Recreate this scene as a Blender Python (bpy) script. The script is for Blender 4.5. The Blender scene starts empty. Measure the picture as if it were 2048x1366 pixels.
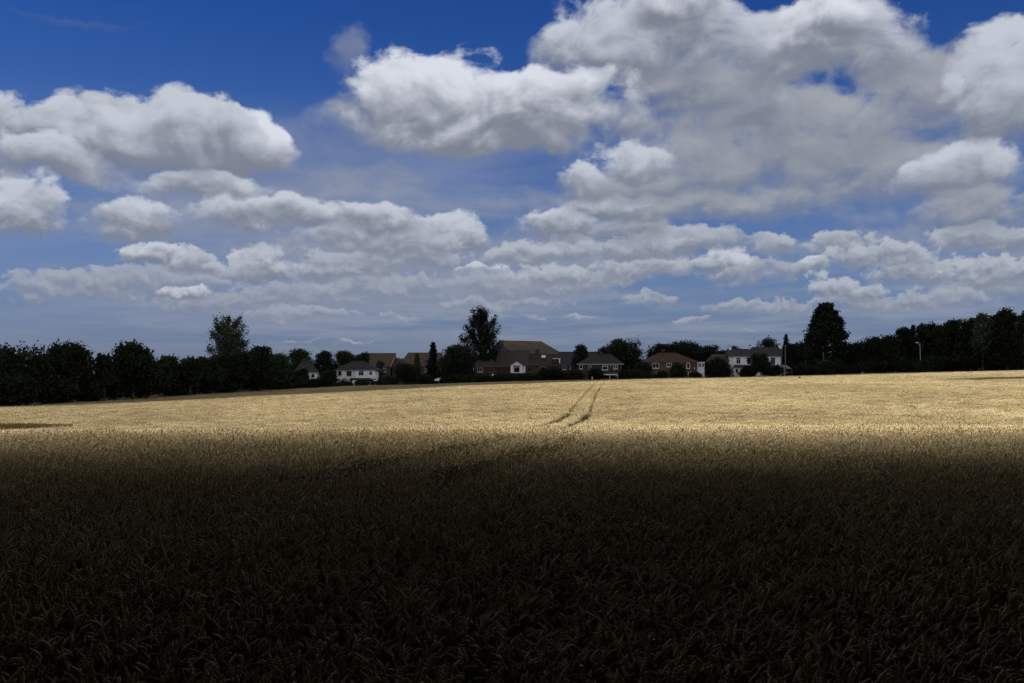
import bpy, math, random
import numpy as np
from math import radians, sin, cos, pi, sqrt, atan2, tan

scene = bpy.context.scene
COL = scene.collection
# ------------------------------------------------------------------ camera
EYE = 1.9            # eye height over the field edge
F = 1993.0           # focal length in photo pixels (2048 wide)
HOR = 760.0          # photo row of the eye-level horizon
cam_d = bpy.data.cameras.new('camera')
cam_d.sensor_width = 36.0
cam_d.lens = 36.0 * F / 2048.0
cam_d.shift_y = (HOR - 683.0) / 2048.0
cam_d.clip_start = 0.1
cam_d.clip_end = 80000.0
cam = bpy.data.objects.new('camera', cam_d)
cam.location = (0, 0, EYE)
cam.rotation_euler = (radians(90), 0, 0)
COL.objects.link(cam)
scene.camera = cam

# ------------------------------------------------------------------ sun and exposure
SUN_EL = radians(58)
SUN_AZ = radians(268)           # compass bearing, camera looks along bearing 0
SUN_DIR = np.array([sin(SUN_AZ) * cos(SUN_EL), cos(SUN_AZ) * cos(SUN_EL), sin(SUN_EL)])  # towards the sun
sun_d = bpy.data.lights.new('sun', 'SUN')
sun_d.energy = 5.0
sun_d.angle = radians(0.53)
sun_d.color = (1.0, 0.955, 0.89)
sun = bpy.data.objects.new('sun', sun_d)
sun.rotation_euler = (radians(90) - SUN_EL, 0, pi - SUN_AZ)
COL.objects.link(sun)
vs = scene.view_settings
vs.view_transform = 'Standard'
vs.look = 'None'
vs.exposure = 1.0           # the photograph is exposed for the sunlit crop
vs.gamma = 1.0
vs.use_curve_mapping = False
scene.cycles.max_bounces = 4
scene.cycles.diffuse_bounces = 2
scene.cycles.glossy_bounces = 2
scene.cycles.transmission_bounces = 2
scene.cycles.transparent_max_bounces = 4
scene.cycles.use_denoising = True
scene.cycles.denoising_prefilter = 'NONE'
scene.cycles.use_adaptive_sampling = True
scene.cycles.adaptive_threshold = 0.01

# ------------------------------------------------------------------ sky
world = bpy.data.worlds.new('World')
scene.world = world
world.use_nodes = True
wt = world.node_tree
wt.nodes.clear()
world.cycles.sampling_method = 'NONE'
SKY_STRENGTH = 0.05


class NB:
    """small node builder"""
    def __init__(self, tree):
        self.t = tree

    def node(self, kind, **kw):
        n = self.t.nodes.new(kind)
        for k, v in kw.items():
            setattr(n, k, v)
        return n

    def put(self, sock, v):
        if isinstance(v, bpy.types.NodeSocket):
            self.t.links.new(v, sock)
        elif v is not None:
            if hasattr(sock.default_value, '__len__') and not hasattr(v, '__len__'):
                v = [v] * len(sock.default_value)
            if hasattr(sock.default_value, '__len__') and len(sock.default_value) == 4 and len(v) == 3:
                v = (*v, 1.0)
            sock.default_value = v

    def math(self, op, a, b=None, c=None, clamp=False):
        n = self.node('ShaderNodeMath', operation=op, use_clamp=clamp)
        for i, v in enumerate((a, b, c)):
            if v is not None:
                self.put(n.inputs[i], v)
        return n.outputs[0]

    def vec(self, op, a, b=None, c=None):
        n = self.node('ShaderNodeVectorMath', operation=op)
        for i, v in enumerate((a, b, c)):
            if v is not None:
                self.put(n.inputs[i], v)
        return n.outputs[1] if op in ('LENGTH', 'DOT_PRODUCT', 'DISTANCE') else n.outputs[0]

    def smooth(self, x, lo, hi, a=0.0, b=1.0):
        n = self.node('ShaderNodeMapRange', interpolation_type='SMOOTHSTEP')
        for i, v in enumerate((x, lo, hi, a, b)):
            self.put(n.inputs[i], v)
        return n.outputs[0]

    def lin(self, x, lo, hi, a=0.0, b=1.0):
        n = self.node('ShaderNodeMapRange')
        for i, v in enumerate((x, lo, hi, a, b)):
            self.put(n.inputs[i], v)
        return n.outputs[0]

    def mix(self, f, a, b):
        n = self.node('ShaderNodeMix', data_type='RGBA')
        self.put(n.inputs[0], f)
        self.put(n.inputs[6], a)
        self.put(n.inputs[7], b)
        return n.outputs[2]

    def mixf(self, f, a, b):
        n = self.node('ShaderNodeMix', data_type='FLOAT')
        self.put(n.inputs[0], f)
        self.put(n.inputs[2], a)
        self.put(n.inputs[3], b)
        return n.outputs[0]

    def noise(self, v, scale, detail, rough, dims='3D', out=0, dist=0.0):
        n = self.node('ShaderNodeTexNoise', noise_dimensions=dims)
        self.put(n.inputs['Vector'], v)
        n.inputs['Scale'].default_value = scale
        n.inputs['Detail'].default_value = detail
        n.inputs['Roughness'].default_value = rough
        n.inputs['Distortion'].default_value = dist
        return n.outputs[out]

    def xyz(self, v):
        n = self.node('ShaderNodeSeparateXYZ')
        self.put(n.inputs[0], v)
        return n.outputs

    def comb(self, x, y, z):
        n = self.node('ShaderNodeCombineXYZ')
        for i, v in enumerate((x, y, z)):
            self.put(n.inputs[i], v)
        return n.outputs[0]


def pix_dir(px, row):
    """bearing and elevation (degrees) of the sky seen at that place"""
    x, z = (px - 1024.0) / F, (HOR - row) / F
    return math.degrees(atan2(x, 1.0)), math.degrees(atan2(z, sqrt(1 + x * x)))
DEPTH = 2
SKY_TINTS = [(0.0, (0.30, 0.375, 0.70)), (3.0, (0.33, 0.375, 0.605)), (6.0, (0.39, 0.45, 0.68)), (10.5, (0.345, 0.435, 0.70)),
             (15.5, (0.18, 0.35, 0.71)), (20.0, (0.095, 0.27, 0.65)), (32.0, (0.09, 0.26, 0.66))]   # elevation -> tint
RAG = 1.7
RELIEF = 1.45
H1_ = dict(rag=2.4, top=0.40, bot=0.255, blue=0.5, opac=0.85, soft=0.6)     # hazy, low
H2_ = dict(rag=2.3, top=0.47, bot=0.25, blue=0.25, opac=0.95, soft=0.55)
BR = dict(rag=1.7, top=0.72, bot=0.225, blue=0.0, soft=0.5)
MD = dict(rag=1.9, top=0.58, bot=0.23, blue=0.15, soft=0.6)
GR = dict(rag=2.2, top=0.39, bot=0.225, blue=0.15, soft=1.0)
FL = dict(top=0.35, bot=0.285, blue=0.3, soft=1.5, opac=0.62, rag=2.2)   # wide grey filling
TH = dict(rag=2.6, top=0.33, bot=0.25, blue=0.5, opac=0.5, soft=1.5)
HS = dict(top=0.42, bot=0.26, blue=0.5, soft=1.4, opac=0.75, rag=2.2)   # small far puffs
SP = dict(top=0.66, bot=0.34, blue=0.0, soft=0.9, opac=0.75, rag=3.2)   # small bright crests
SKY_LOBES = [
    # horizon streaks
    (585, 687, 60, 8, HS), (705, 686, 60, 8, HS), (1170, 640, 45, 14, HS), (1062, 636, 28, 10, HS), (800, 644, 45, 18, HS),
    (1487, 670, 24, 10, HS), (1385, 644, 40, 12, H1_), (1300, 608, 70, 22, H1_), (1520, 624, 120, 26, H1_), (1000, 622, 140, 26, H1_),
    (620, 644, 140, 30, H1_), (160, 608, 180, 60, H1_), (420, 625, 150, 40, H1_), (1760, 620, 140, 30, H1_), (1960, 604, 140, 44, H1_),
    # lower middle
    (700, 600, 330, 110, FL), (1120, 590, 240, 110, FL), (1700, 580, 380, 110, FL), (300, 600, 200, 60, H1_),
    (360, 598, 52, 28, MD), (580, 616, 150, 45, H1_), (760, 606, 180, 54, H1_), (1060, 606, 190, 62, H1_),
    (690, 566, 120, 56, H2_), (525, 572, 66, 76, MD), (325, 540, 104, 54, MD), (830, 545, 130, 54, H2_), (960, 556, 55, 26, SP),
    (1100, 574, 90, 44, H2_), (1230, 572, 80, 40, H2_), (1440, 566, 72, 56, MD), (1620, 566, 44, 42, MD), (1690, 610, 80, 50, H2_), (1850, 574, 110, 56, H2_),
    (1990, 580, 120, 60, H2_), (1550, 516, 75, 44, H2_), (1690, 518, 85, 46, H2_), (1990, 516, 130, 60, H2_),
    (390, 556, 70, 44, H2_), (480, 562, 66, 40, H2_), (600, 540, 150, 60, FL), (720, 510, 150, 60, H2_), (1290, 560, 130, 46, H2_), (1350, 520, 150, 60, H2_), (1520, 570, 110, 40, H1_), (1760, 545, 130, 50, H2_), (1890, 620, 120, 40, H1_),
    # middle
    (420, 500, 200, 110, FL), (760, 470, 230, 110, FL), (1150, 500, 230, 120, FL), (160, 470, 110, 70, TH),
    (275, 486, 100, 92, MD), (905, 502, 92, 72, MD), (800, 524, 120, 78, H2_), (490, 472, 105, 76, MD), (620, 466, 110, 72, MD), (745, 476, 95, 64, MD),
    (830, 458, 30, 18, SP), (1120, 528, 90, 56, H2_), (1270, 524, 90, 52, H2_), (1040, 534, 74, 46, H2_), (1110, 486, 95, 66, MD), (1260, 492, 110, 64, GR), (1960, 480, 170, 100, GR),
    (1780, 480, 200, 70, TH), (35, 484, 78, 124, MD), (700, 385, 170, 66, TH), (960, 330, 180, 70, TH), (640, 335, 120, 140, TH),
    # right bank
    (1560, 470, 420, 300, FL), (1860, 470, 300, 360, FL), (1350, 440, 260, 220, FL),
    (1230, 446, 140, 66, MD), (1500, 456, 250, 84, GR), (1150, 408, 74, 88, MD), (1270, 404, 150, 74, GR), (1480, 404, 310, 150, GR),
    (1260, 350, 110, 68, MD), (1750, 424, 220, 180, GR), (1950, 405, 150, 116, MD), (1600, 335, 270, 150, GR), (1830, 305, 190, 190, GR),
    (1990, 292, 120, 210, MD), (1514, 252, 54, 52, MD), (1420, 275, 240, 150, GR), (1330, 255, 230, 140, GR), (1560, 186, 160, 160, MD),
    (1710, 172, 160, 165, MD), (1640, 132, 130, 140, BR), (1200, 160, 140, 170, MD), (1320, 165, 190, 190, MD), (1340, 62, 120, 110, BR),
    # left bank
    (10, 300, 60, 110, MD), (340, 405, 230, 190, FL), (400, 400, 150, 62, MD), (215, 366, 200, 155, GR), (120, 300, 110, 90, MD), (260, 290, 110, 90, MD), (110, 372, 150, 95, MD), (250, 330, 120, 120, GR),
    (340, 356, 200, 145, MD), (490, 354, 115, 126, BR), (420, 330, 110, 110, MD),
    # the big middle cumulus
    (690, 190, 50, 110, TH), (700, 310, 80, 140, TH), (1110, 296, 190, 150, MD), (1030, 302, 180, 165, BR), (920, 312, 280, 170, GR), (850, 304, 170, 172, BR), (950, 300, 190, 182, BR),
    (150, 45, 170, 20, dict(top=0.2, bot=0.2, blue=1.2, opac=0.18, soft=1.5)),
    (1900, 120, 70, 36, TH), (1860, 150, 90, 40, TH),
]

w = NB(wt)
sky_n = w.node('ShaderNodeTexSky', sky_type='NISHITA')
sky_n.sun_disc = False
sky_n.sun_elevation = SUN_EL
sky_n.sun_rotation = SUN_AZ
sky_n.altitude = 100.0
sky_n.air_density = 1.0
sky_n.dust_density = 0.6
sky_n.ozone_density = 3.0
gen = w.node('ShaderNodeTexCoord').outputs['Generated']
gx, gy, gz = w.xyz(gen)
az = w.math('MULTIPLY', w.math('ARCTAN2', gx, gy), 180 / pi)
el = w.math('MULTIPLY', w.math('ARCSINE', gz), 180 / pi)
P0 = w.comb(az, el, 0.0)
# the clear sky, deepened with height as through clean washed air
ramp = w.node('ShaderNodeValToRGB')
ramp.color_ramp.interpolation = 'B_SPLINE'
w.put(ramp.inputs[0], w.lin(el, 0.0, 40.0))
while len(ramp.color_ramp.elements) < len(SKY_TINTS):
    ramp.color_ramp.elements.new(0.5)
for k_, (e_, c_) in enumerate(SKY_TINTS):
    ramp.color_ramp.elements[k_].position = e_ / 40.0
    ramp.color_ramp.elements[k_].color = (*c_, 1.0)
clear = w.vec('MULTIPLY', sky_n.outputs[0], ramp.outputs[0])

# cloud noise: puffs get smaller towards the horizon, as a cloud layer in perspective
Pn = w.vec('MULTIPLY', P0, (0.72, 1.0, 1.0))
lowness = w.smooth(el, 3.0, 13.0)
wcol = w.noise(Pn, 0.16, 3.0, 0.5, '2D', out=1)
wcol2 = w.noise(Pn, 0.55, 4.0, 0.55, '2D', out=1)
warp = w.vec('MULTIPLY_ADD', wcol, (4.4, 3.2, 0.0), (-2.2, -1.6, 0.0))
warp2 = w.vec('MULTIPLY_ADD', wcol2, (2.2, 1.5, 0.0), (-1.1, -0.75, 0.0))
warp = w.vec('MULTIPLY', warp, w.comb(lowness, lowness, 0.0))
P = w.vec('ADD', P0, warp)
P = w.vec('ADD', P, warp2)
PX, PY, _z = w.xyz(P)
def fbm(v):
    c = w.noise(v, 0.42, 9.0, 0.53, '2D', dist=0.25)
    f = w.noise(v, 1.7, 7.0, 0.56, '2D', dist=0.25)
    return w.math('SUBTRACT', w.mixf(lowness, f, c), 0.5)
n0 = fbm(Pn)
n1 = fbm(w.vec('ADD', Pn, w.vec('MULTIPLY', w.comb(0.22, 0.75, 0.0), w.comb(w.lin(lowness, 0, 1, 0.35, 1.0), w.lin(lowness, 0, 1, 0.35, 1.0), 0.0))))
relief = w.math('SUBTRACT', n0, n1)         # >0 where a billow faces the high sun

K = 10.0

# far, flat sheets of cloud over the whole sky in perspective, thickest low down
zc = w.math('ADD', w.math('MAXIMUM', gz, 0.0), 0.035)
plane = w.comb(w.math('DIVIDE', gx, zc), w.math('DIVIDE', gy, zc), 0.0)
sheet = w.noise(plane, 0.33, 7.0, 0.55, '2D', dist=0.3)
sheet2 = w.noise(plane, 1.1, 5.0, 0.6, '2D')
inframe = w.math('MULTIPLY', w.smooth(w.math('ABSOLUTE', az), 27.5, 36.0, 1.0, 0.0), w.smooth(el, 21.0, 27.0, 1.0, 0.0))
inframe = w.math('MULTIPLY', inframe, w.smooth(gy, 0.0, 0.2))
col = clear
# thin veil of low cloud and haze
veil_band = w.math('MULTIPLY', w.smooth(el, 0.5, 4.0), w.smooth(el, 9.0, 16.0, 1.0, 0.0))
veil = w.math('MULTIPLY', w.smooth(w.math('ADD', sheet, w.math('MULTIPLY', w.math('SUBTRACT', sheet2, 0.5), 0.35)), 0.30, 0.60), veil_band)
side = w.smooth(az, -29.0, -13.0, 0.35, 1.0)
veil = w.math('MULTIPLY', w.math('MULTIPLY', veil, 0.7), side)
vc = w.mix(w.smooth(sheet2, 0.35, 0.65), (0.245 * K, 0.28 * K, 0.37 * K), (0.30 * K, 0.33 * K, 0.405 * K))
col = w.mix(veil, col, vc)
# cumulus outside the sky named below, made brighter to light the house walls
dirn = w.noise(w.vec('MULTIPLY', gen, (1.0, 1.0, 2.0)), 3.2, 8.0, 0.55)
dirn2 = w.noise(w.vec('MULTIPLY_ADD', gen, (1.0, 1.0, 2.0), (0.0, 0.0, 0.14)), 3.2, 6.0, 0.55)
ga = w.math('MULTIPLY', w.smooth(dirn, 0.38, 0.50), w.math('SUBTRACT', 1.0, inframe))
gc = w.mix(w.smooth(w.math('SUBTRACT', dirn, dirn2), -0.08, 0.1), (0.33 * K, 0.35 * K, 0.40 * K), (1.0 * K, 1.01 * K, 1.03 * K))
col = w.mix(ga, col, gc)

# one cumulus lobe, as a node group
cg = bpy.data.node_groups.new('cumulus_lobe', 'ShaderNodeTree')
for nm, ty in (('Prev', 'NodeSocketColor'), ('Px', 'NodeSocketFloat'), ('Py', 'NodeSocketFloat'), ('Noise', 'NodeSocketFloat'), ('Relief', 'NodeSocketFloat'),
               ('Inv', 'NodeSocketVector'), ('Off', 'NodeSocketVector'), ('Rag', 'NodeSocketFloat'), ('Soft', 'NodeSocketFloat'),
               ('Opac', 'NodeSocketFloat'), ('Top', 'NodeSocketColor'), ('Base', 'NodeSocketColor')):
    cg.interface.new_socket(nm, in_out='INPUT', socket_type=ty)
cg.interface.new_socket('Color', in_out='OUTPUT', socket_type='NodeSocketColor')
g = NB(cg)
gi = g.node('NodeGroupInput').outputs
go = g.node('NodeGroupOutput')
q = g.vec('MULTIPLY_ADD', g.comb(gi['Px'], gi['Py'], gi['Prev']), gi['Inv'], gi['Off'])   # z only keeps the lobes in order
qx, qy, _ = g.xyz(q)
yy = g.math('MAXIMUM', qy, g.math('MULTIPLY', qy, -2.6))
r2 = g.math('MULTIPLY_ADD', yy, yy, g.math('MULTIPLY', qx, qx))
dens = g.math('SUBTRACT', g.math('MULTIPLY_ADD', gi['Noise'], gi['Rag'], 1.28), r2)
soft = g.math('MULTIPLY', gi['Soft'], g.lin(qy, -0.1, 0.6, 2.4, 0.8))
alpha = g.math('MULTIPLY', g.smooth(dens, 0.0, soft), gi['Opac'])
shade = g.math('MULTIPLY_ADD', gi['Relief'], RELIEF, g.math('MULTIPLY_ADD', qy, 0.85, 0.12))
rim = g.smooth(dens, 0.0, 1.1, 0.24, 0.0)
shade = g.smooth(g.math('ADD', shade, rim), -0.10, 1.05)
g.put(go.inputs[0], g.mix(alpha, gi['Prev'], g.mix(shade, gi['Base'], gi['Top'])))


def lobe(prev, cx, base, rx, ry, top=0.55, bot=0.21, opac=1.0, rag=RAG, soft=0.7, blue=0.0):
    """cloud with its flat base at photo row 'base', half-width rx, height ry (photo pixels)"""
    a, e = pix_dir(cx, base - ry * 0.30)
    k = 180 / pi / F
    ca = cos(radians(a))
    ix, iy = 1.0 / (rx * k * ca * ca), 1.0 / (ry * 0.72 * k * ca)
    n = w.node('ShaderNodeGroup')
    n.node_tree = cg
    vals = dict(Prev=prev, Px=PX, Py=PY, Noise=n0, Relief=relief, Inv=(ix, iy, 0.0), Off=(-a * ix, -e * iy, 0.0), Rag=rag, Soft=soft, Opac=opac,
                Top=(top * K * (0.95 - 0.10 * blue), top * K * (1.0 - 0.03 * blue), top * K * (1.11 + 0.12 * blue)),
                Base=(bot * K * (0.90 - 0.10 * blue), bot * K, bot * K * (1.26 + 0.16 * blue)))
    for kk, v in vals.items():
        w.put(n.inputs[kk], v)
    return n.outputs[0]


def reach(c):
    cx, base, rx, ry = c[:4]
    a, e = pix_dir(cx, base - ry * 0.30)
    k = 180 / pi / F
    return a - 1.4 * rx * k - 1.3, a + 1.4 * rx * k + 1.3, e - 0.40 * ry * k - 0.9, e + 1.0 * ry * k + 0.9


REACH = [reach(c) for c in SKY_LOBES]


def background(colour):
    b = w.node('ShaderNodeBackground')
    w.put(b.inputs[0], colour)
    b.inputs[1].default_value = SKY_STRENGTH
    return b.outputs[0]


def switch(coord, limit, low, high):
    m = w.node('ShaderNodeMixShader')
    w.put(m.inputs[0], w.math('GREATER_THAN', coord, limit))
    w.put(m.inputs[1], low)
    w.put(m.inputs[2], high)
    return m.outputs[0]


# each piece of the sky only works through the clouds that can reach it
REGIONS = []


def region(a0, a1, e0, e1):
    REGIONS.append(0)
    c = w.vec('MULTIPLY', col, [1.0 + 2e-6 * len(REGIONS)] * 3)
    for sp, (l, r, b, t) in zip(SKY_LOBES, REACH):
        if l < a1 and r > a0 and b < e1 and t > e0:
            c = lobe(c, *sp[:4], **(sp[4] if len(sp) > 4 else {}))
    return background(c)


def split(a0, a1, e0, e1, depth):
    if depth == 0:
        return region(a0, a1, e0, e1)
    if (a1 - a0) > 1.4 * (e1 - e0):
        m = 0.5 * (a0 + a1)
        return switch(az, m, split(a0, m, e0, e1, depth - 1), split(m, a1, e0, e1, depth - 1))
    m = 0.5 * (e0 + e1)
    return switch(el, m, split(a0, a1, e0, m, depth - 1), split(a0, a1, m, e1, depth - 1))


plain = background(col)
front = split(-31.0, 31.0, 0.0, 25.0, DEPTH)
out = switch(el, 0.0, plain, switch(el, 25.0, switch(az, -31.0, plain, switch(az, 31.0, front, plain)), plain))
w.put(w.node('ShaderNodeOutputWorld').inputs[0], out)

# ------------------------------------------------------------------ helpers
RNG = np.random.default_rng(7)


def new_mat(name):
    m = bpy.data.materials.new(name)
    m.use_nodes = True
    m.node_tree.nodes.clear()
    b = NB(m.node_tree)
    return m, b


def surface(name, c1, c2, scale=1.0, rough=0.8, spec=0.25, bump=0.0, bump_scale=None, detail=5.0, rand=0.0, trans=0.0, stretch=(1, 1, 1), spots=None, patch=False):
    """two-tone weathered procedural surface"""
    m, b = new_mat(name)
    co = b.node('ShaderNodeTexCoord').outputs['Object']
    co = b.vec('MULTIPLY', co, stretch)
    n = b.noise(co, scale, detail, 0.6)
    c = b.mix(b.smooth(n, 0.3, 0.7), c1, c2)
    if spots:
        sc, lo, hi, scol = spots
        c = b.mix(b.smooth(b.noise(co, sc, 4.0, 0.6), lo, hi), c, scol)
    if patch:
        lp = b.vec('MULTIPLY', b.node('ShaderNodeObjectInfo').outputs['Location'], (1.0, 0.45, 0.0))
        pn = b.noise(lp, 0.055, 4.0, 0.55)
        c = b.vec('MULTIPLY', c, b.mix(b.smooth(pn, 0.36, 0.62), (0.80, 0.79, 0.74), (1.06, 1.06, 1.08)))
    if rand:
        r = b.node('ShaderNodeObjectInfo').outputs['Random']
        hs = b.node('ShaderNodeHueSaturation')
        b.put(hs.inputs['Hue'], b.lin(r, 0, 1, 0.5 - 0.03 * rand, 0.5 + 0.03 * rand))
        b.put(hs.inputs['Value'], b.lin(b.math('FRACT', b.math('MULTIPLY', r, 7.31)), 0, 1, 1 - 0.45 * rand, 1 + 0.45 * rand))
        b.put(hs.inputs['Color'], c)
        c = hs.outputs[0]
    p = b.node('ShaderNodeBsdfPrincipled')
    b.put(p.inputs['Base Color'], c)
    p.inputs['Roughness'].default_value = rough
    p.inputs['Specular IOR Level'].default_value = spec
    if bump:
        bn = b.node('ShaderNodeBump')
        bn.inputs['Strength'].default_value = 1.0
        bn.inputs['Distance'].default_value = bump
        b.put(bn.inputs['Height'], b.noise(co, bump_scale or scale * 4, 4.0, 0.6))
        b.put(p.inputs['Normal'], bn.outputs[0])
    sh = p.outputs[0]
    if trans:
        t = b.node('ShaderNodeBsdfTranslucent')
        b.put(t.inputs[0], c)
        mx = b.node('ShaderNodeMixShader')
        mx.inputs[0].default_value = trans
        b.put(mx.inputs[1], sh)
        b.put(mx.inputs[2], t.outputs[0])
        sh = mx.outputs[0]
    b.put(b.node('ShaderNodeOutputMaterial').inputs[0], sh)
    return m


def roof_mat(name, c1, c2, lichen=None, course=0.33, zridge=None):
    """courses of roof tiles: a colour per tile patch and a step in the relief at each course"""
    m, b = new_mat(name)
    co = b.node('ShaderNodeTexCoord').outputs['Object']
    x, y, z = b.xyz(co)
    n = b.noise(co, 0.8, 6.0, 0.65)
    t = b.node('ShaderNodeTexWhiteNoise', noise_dimensions='2D')
    b.put(t.inputs['Vector'], b.comb(b.math('FLOOR', b.math('MULTIPLY', x, 3.3)), b.math('FLOOR', b.math('DIVIDE', z, course * 0.6)), 0.0))
    c = b.mix(b.smooth(b.math('MULTIPLY_ADD', b.math('SUBTRACT', t.outputs[0], 0.5), 0.35, n), 0.3, 0.7), c1, c2)
    if lichen:
        lcol, amount = lichen
        f = b.smooth(b.math('ADD', b.noise(co, 0.5, 5.0, 0.65), b.lin(z, zridge - 4.5, zridge, -0.18, 0.14)), 0.52, 0.66)
        c = b.mix(b.math('MULTIPLY', f, amount), c, lcol)
    p = b.node('ShaderNodeBsdfPrincipled')
    b.put(p.inputs['Base Color'], c)
    p.inputs['Roughness'].default_value = 0.75
    p.inputs['Specular IOR Level'].default_value = 0.25
    bn = b.node('ShaderNodeBump')
    bn.inputs['Distance'].default_value = 0.03
    b.put(bn.inputs['Height'], b.math('FRACT', b.math('DIVIDE', z, course * 0.6)))
    b.put(p.inputs['Normal'], bn.outputs[0])
    b.put(b.node('ShaderNodeOutputMaterial').inputs[0], p.outputs[0])
    return m


def mesh_np(name, verts, faces, mats, smooth=False, mat_idx=None):
    """verts (n,3); faces: (m,k) array or list of such arrays"""
    verts = np.asarray(verts, dtype=np.float32).reshape(-1, 3)
    if not isinstance(faces, list):
        faces = [faces]
    faces = [np.asarray(f, dtype=np.int32) for f in faces if len(f)]
    me = bpy.data.meshes.new(name)
    me.vertices.add(len(verts))
    me.vertices.foreach_set('co', verts.ravel())
    loops = np.concatenate([f.ravel() for f in faces])
    sizes = np.concatenate([np.full(len(f), f.shape[1], dtype=np.int32) for f in faces])
    me.loops.add(len(loops))
    me.loops.foreach_set('vertex_index', loops)
    me.polygons.add(len(sizes))
    starts = np.concatenate([[0], np.cumsum(sizes)[:-1]]).astype(np.int32)
    me.polygons.foreach_set('loop_start', starts)
    me.polygons.foreach_set('loop_total', sizes)
    if mat_idx is not None:
        me.polygons.foreach_set('material_index', np.asarray(mat_idx, dtype=np.int32))
    me.polygons.foreach_set('use_smooth', np.full(len(sizes), smooth, dtype=bool))
    for mt in (mats if isinstance(mats, (list, tuple)) else [mats]):
        me.materials.append(mt)
    me.update(calc_edges=True)
    return me


def link(name, data, parent=None, loc=None):
    o = bpy.data.objects.new(name, data)
    COL.objects.link(o)
    if parent is not None:
        o.parent = parent
    if loc is not None:
        o.location = loc
    return o


def tag(o, label=None, cat=None, group=None, kind=None):
    if label:
        o['label'] = label
    if cat:
        o['category'] = cat
    if group:
        o['group'] = group
    if kind:
        o['kind'] = kind
    return o


class MB:
    """collects boxes, quads, tubes"""
    def __init__(self):
        self.v, self.f = [], []

    def poly(self, pts, faces):
        k = len(self.v)
        self.v += [tuple(p) for p in pts]
        self.f += [tuple(i + k for i in f) for f in faces]
        return self

    def box(self, x0, x1, y0, y1, z0, z1):
        return self.poly([(x0, y0, z0), (x1, y0, z0), (x1, y1, z0), (x0, y1, z0), (x0, y0, z1), (x1, y0, z1), (x1, y1, z1), (x0, y1, z1)],
                         [(3, 2, 1, 0), (4, 5, 6, 7), (0, 1, 5, 4), (1, 2, 6, 5), (2, 3, 7, 6), (3, 0, 4, 7)])

    def slab(self, quad, d):
        """a plate: quad of 4 points thickened by vector d"""
        q = [np.array(p, float) for p in quad]
        d = np.array(d, float)
        return self.poly(q + [p + d for p in q], [(0, 1, 2, 3), (7, 6, 5, 4), (1, 0, 4, 5), (2, 1, 5, 6), (3, 2, 6, 7), (0, 3, 7, 4)])

    def tube(self, pts, rad, n=6):
        pts = [np.array(p, float) for p in pts]
        rings = []
        k = len(self.v)
        for i, p in enumerate(pts):
            t = pts[min(i + 1, len(pts) - 1)] - pts[max(i - 1, 0)]
            t /= (np.linalg.norm(t) + 1e-9)
            a = np.cross(t, (0.31, 0.95, 0.1)); a /= (np.linalg.norm(a) + 1e-9)
            b = np.cross(t, a)
            r = rad[i] if hasattr(rad, '__len__') else rad
            for j in range(n):
                an = 2 * pi * j / n
                self.v.append(tuple(p + r * (cos(an) * a + sin(an) * b)))
        for i in range(len(pts) - 1):
            for j in range(n):
                self.f.append((k + i * n + j, k + i * n + (j + 1) % n, k + (i + 1) * n + (j + 1) % n, k + (i + 1) * n + j))
        self.f.append(tuple(k + j for j in reversed(range(n))))
        self.f.append(tuple(k + (len(pts) - 1) * n + j for j in range(n)))
        return self

    def mesh(self, name, mat, off=(0, 0, 0), smooth=False):
        me = bpy.data.meshes.new(name)
        me.from_pydata([(x - off[0], y - off[1], z - off[2]) for x, y, z in self.v], [], self.f)
        me.materials.append(mat)
        if smooth:
            me.polygons.foreach_set('use_smooth', np.ones(len(me.polygons), dtype=bool))
        me.update()
        return me

    def build(self, name, mat, parent=None, off=(0, 0, 0), smooth=False):
        return link(name, self.mesh(name, mat, off, smooth), parent)


def sstep(a, b, x):
    t = np.clip((np.asarray(x, float) - a) / (b - a), 0, 1)
    return t * t * (3 - 2 * t)


# ------------------------------------------------------------------ the lie of the land
_py = np.array([-1e5, 14, 20, 30, 45, 65, 100, 140, 175, 210, 250, 285, 340, 1e6])
_pz = np.array([0, 0, -0.03, -0.42, -1.15, -1.72, -1.35, -0.92, -0.48, -0.02, 0.48, 0.82, 0.95, 0.95])


def ground_z(x, y):
    x = np.asarray(x, float)
    y = np.asarray(y, float)
    ys = [y - 9, y - 4, y, y + 4, y + 9]
    p = sum(np.interp(v, _py, _pz) for v in ys) / 5
    xc = np.clip(x, -150, 135)
    tilt = np.where(xc < 0, 0.031 * xc, 0.018 * xc + 0.00008 * xc * xc) * sstep(8, 90, y)
    und = 0.10 * np.sin(x * 0.045 + 1.3) * np.sin(y * 0.037 + 0.6) * sstep(20, 60, y) + 0.05 * np.sin(x * 0.11 + y * 0.07) * sstep(14, 40, y)
    return p + tilt + und


def X(px, D):
    return (px - 1024.0) / F * D


def Zr(row, D):
    return EYE + (HOR - row) / F * D


CROP = 0.75
# far edge of the wheat: photo column -> distance
_ec = np.array([-400, -100, 0, 180, 360, 560, 700, 1024, 1300, 1400, 1470, 1740, 2048, 2200, 2500])
_ed = np.array([132, 161, 170, 190, 215, 255, 275, 286, 284, 274, 257, 249, 234, 224, 203])


def edge_y(px):
    return np.interp(px, _ec, _ed)


def in_wheat(x, y):
    px = 1024 + x / np.maximum(y, 0.5) * F
    return y < edge_y(px)


# ------------------------------------------------------------------ ground sheet
def axis(parts):
    out = []
    for a, b, n in parts:
        out += list(np.linspace(a, b, n, endpoint=False))
    return np.array(out)


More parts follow.
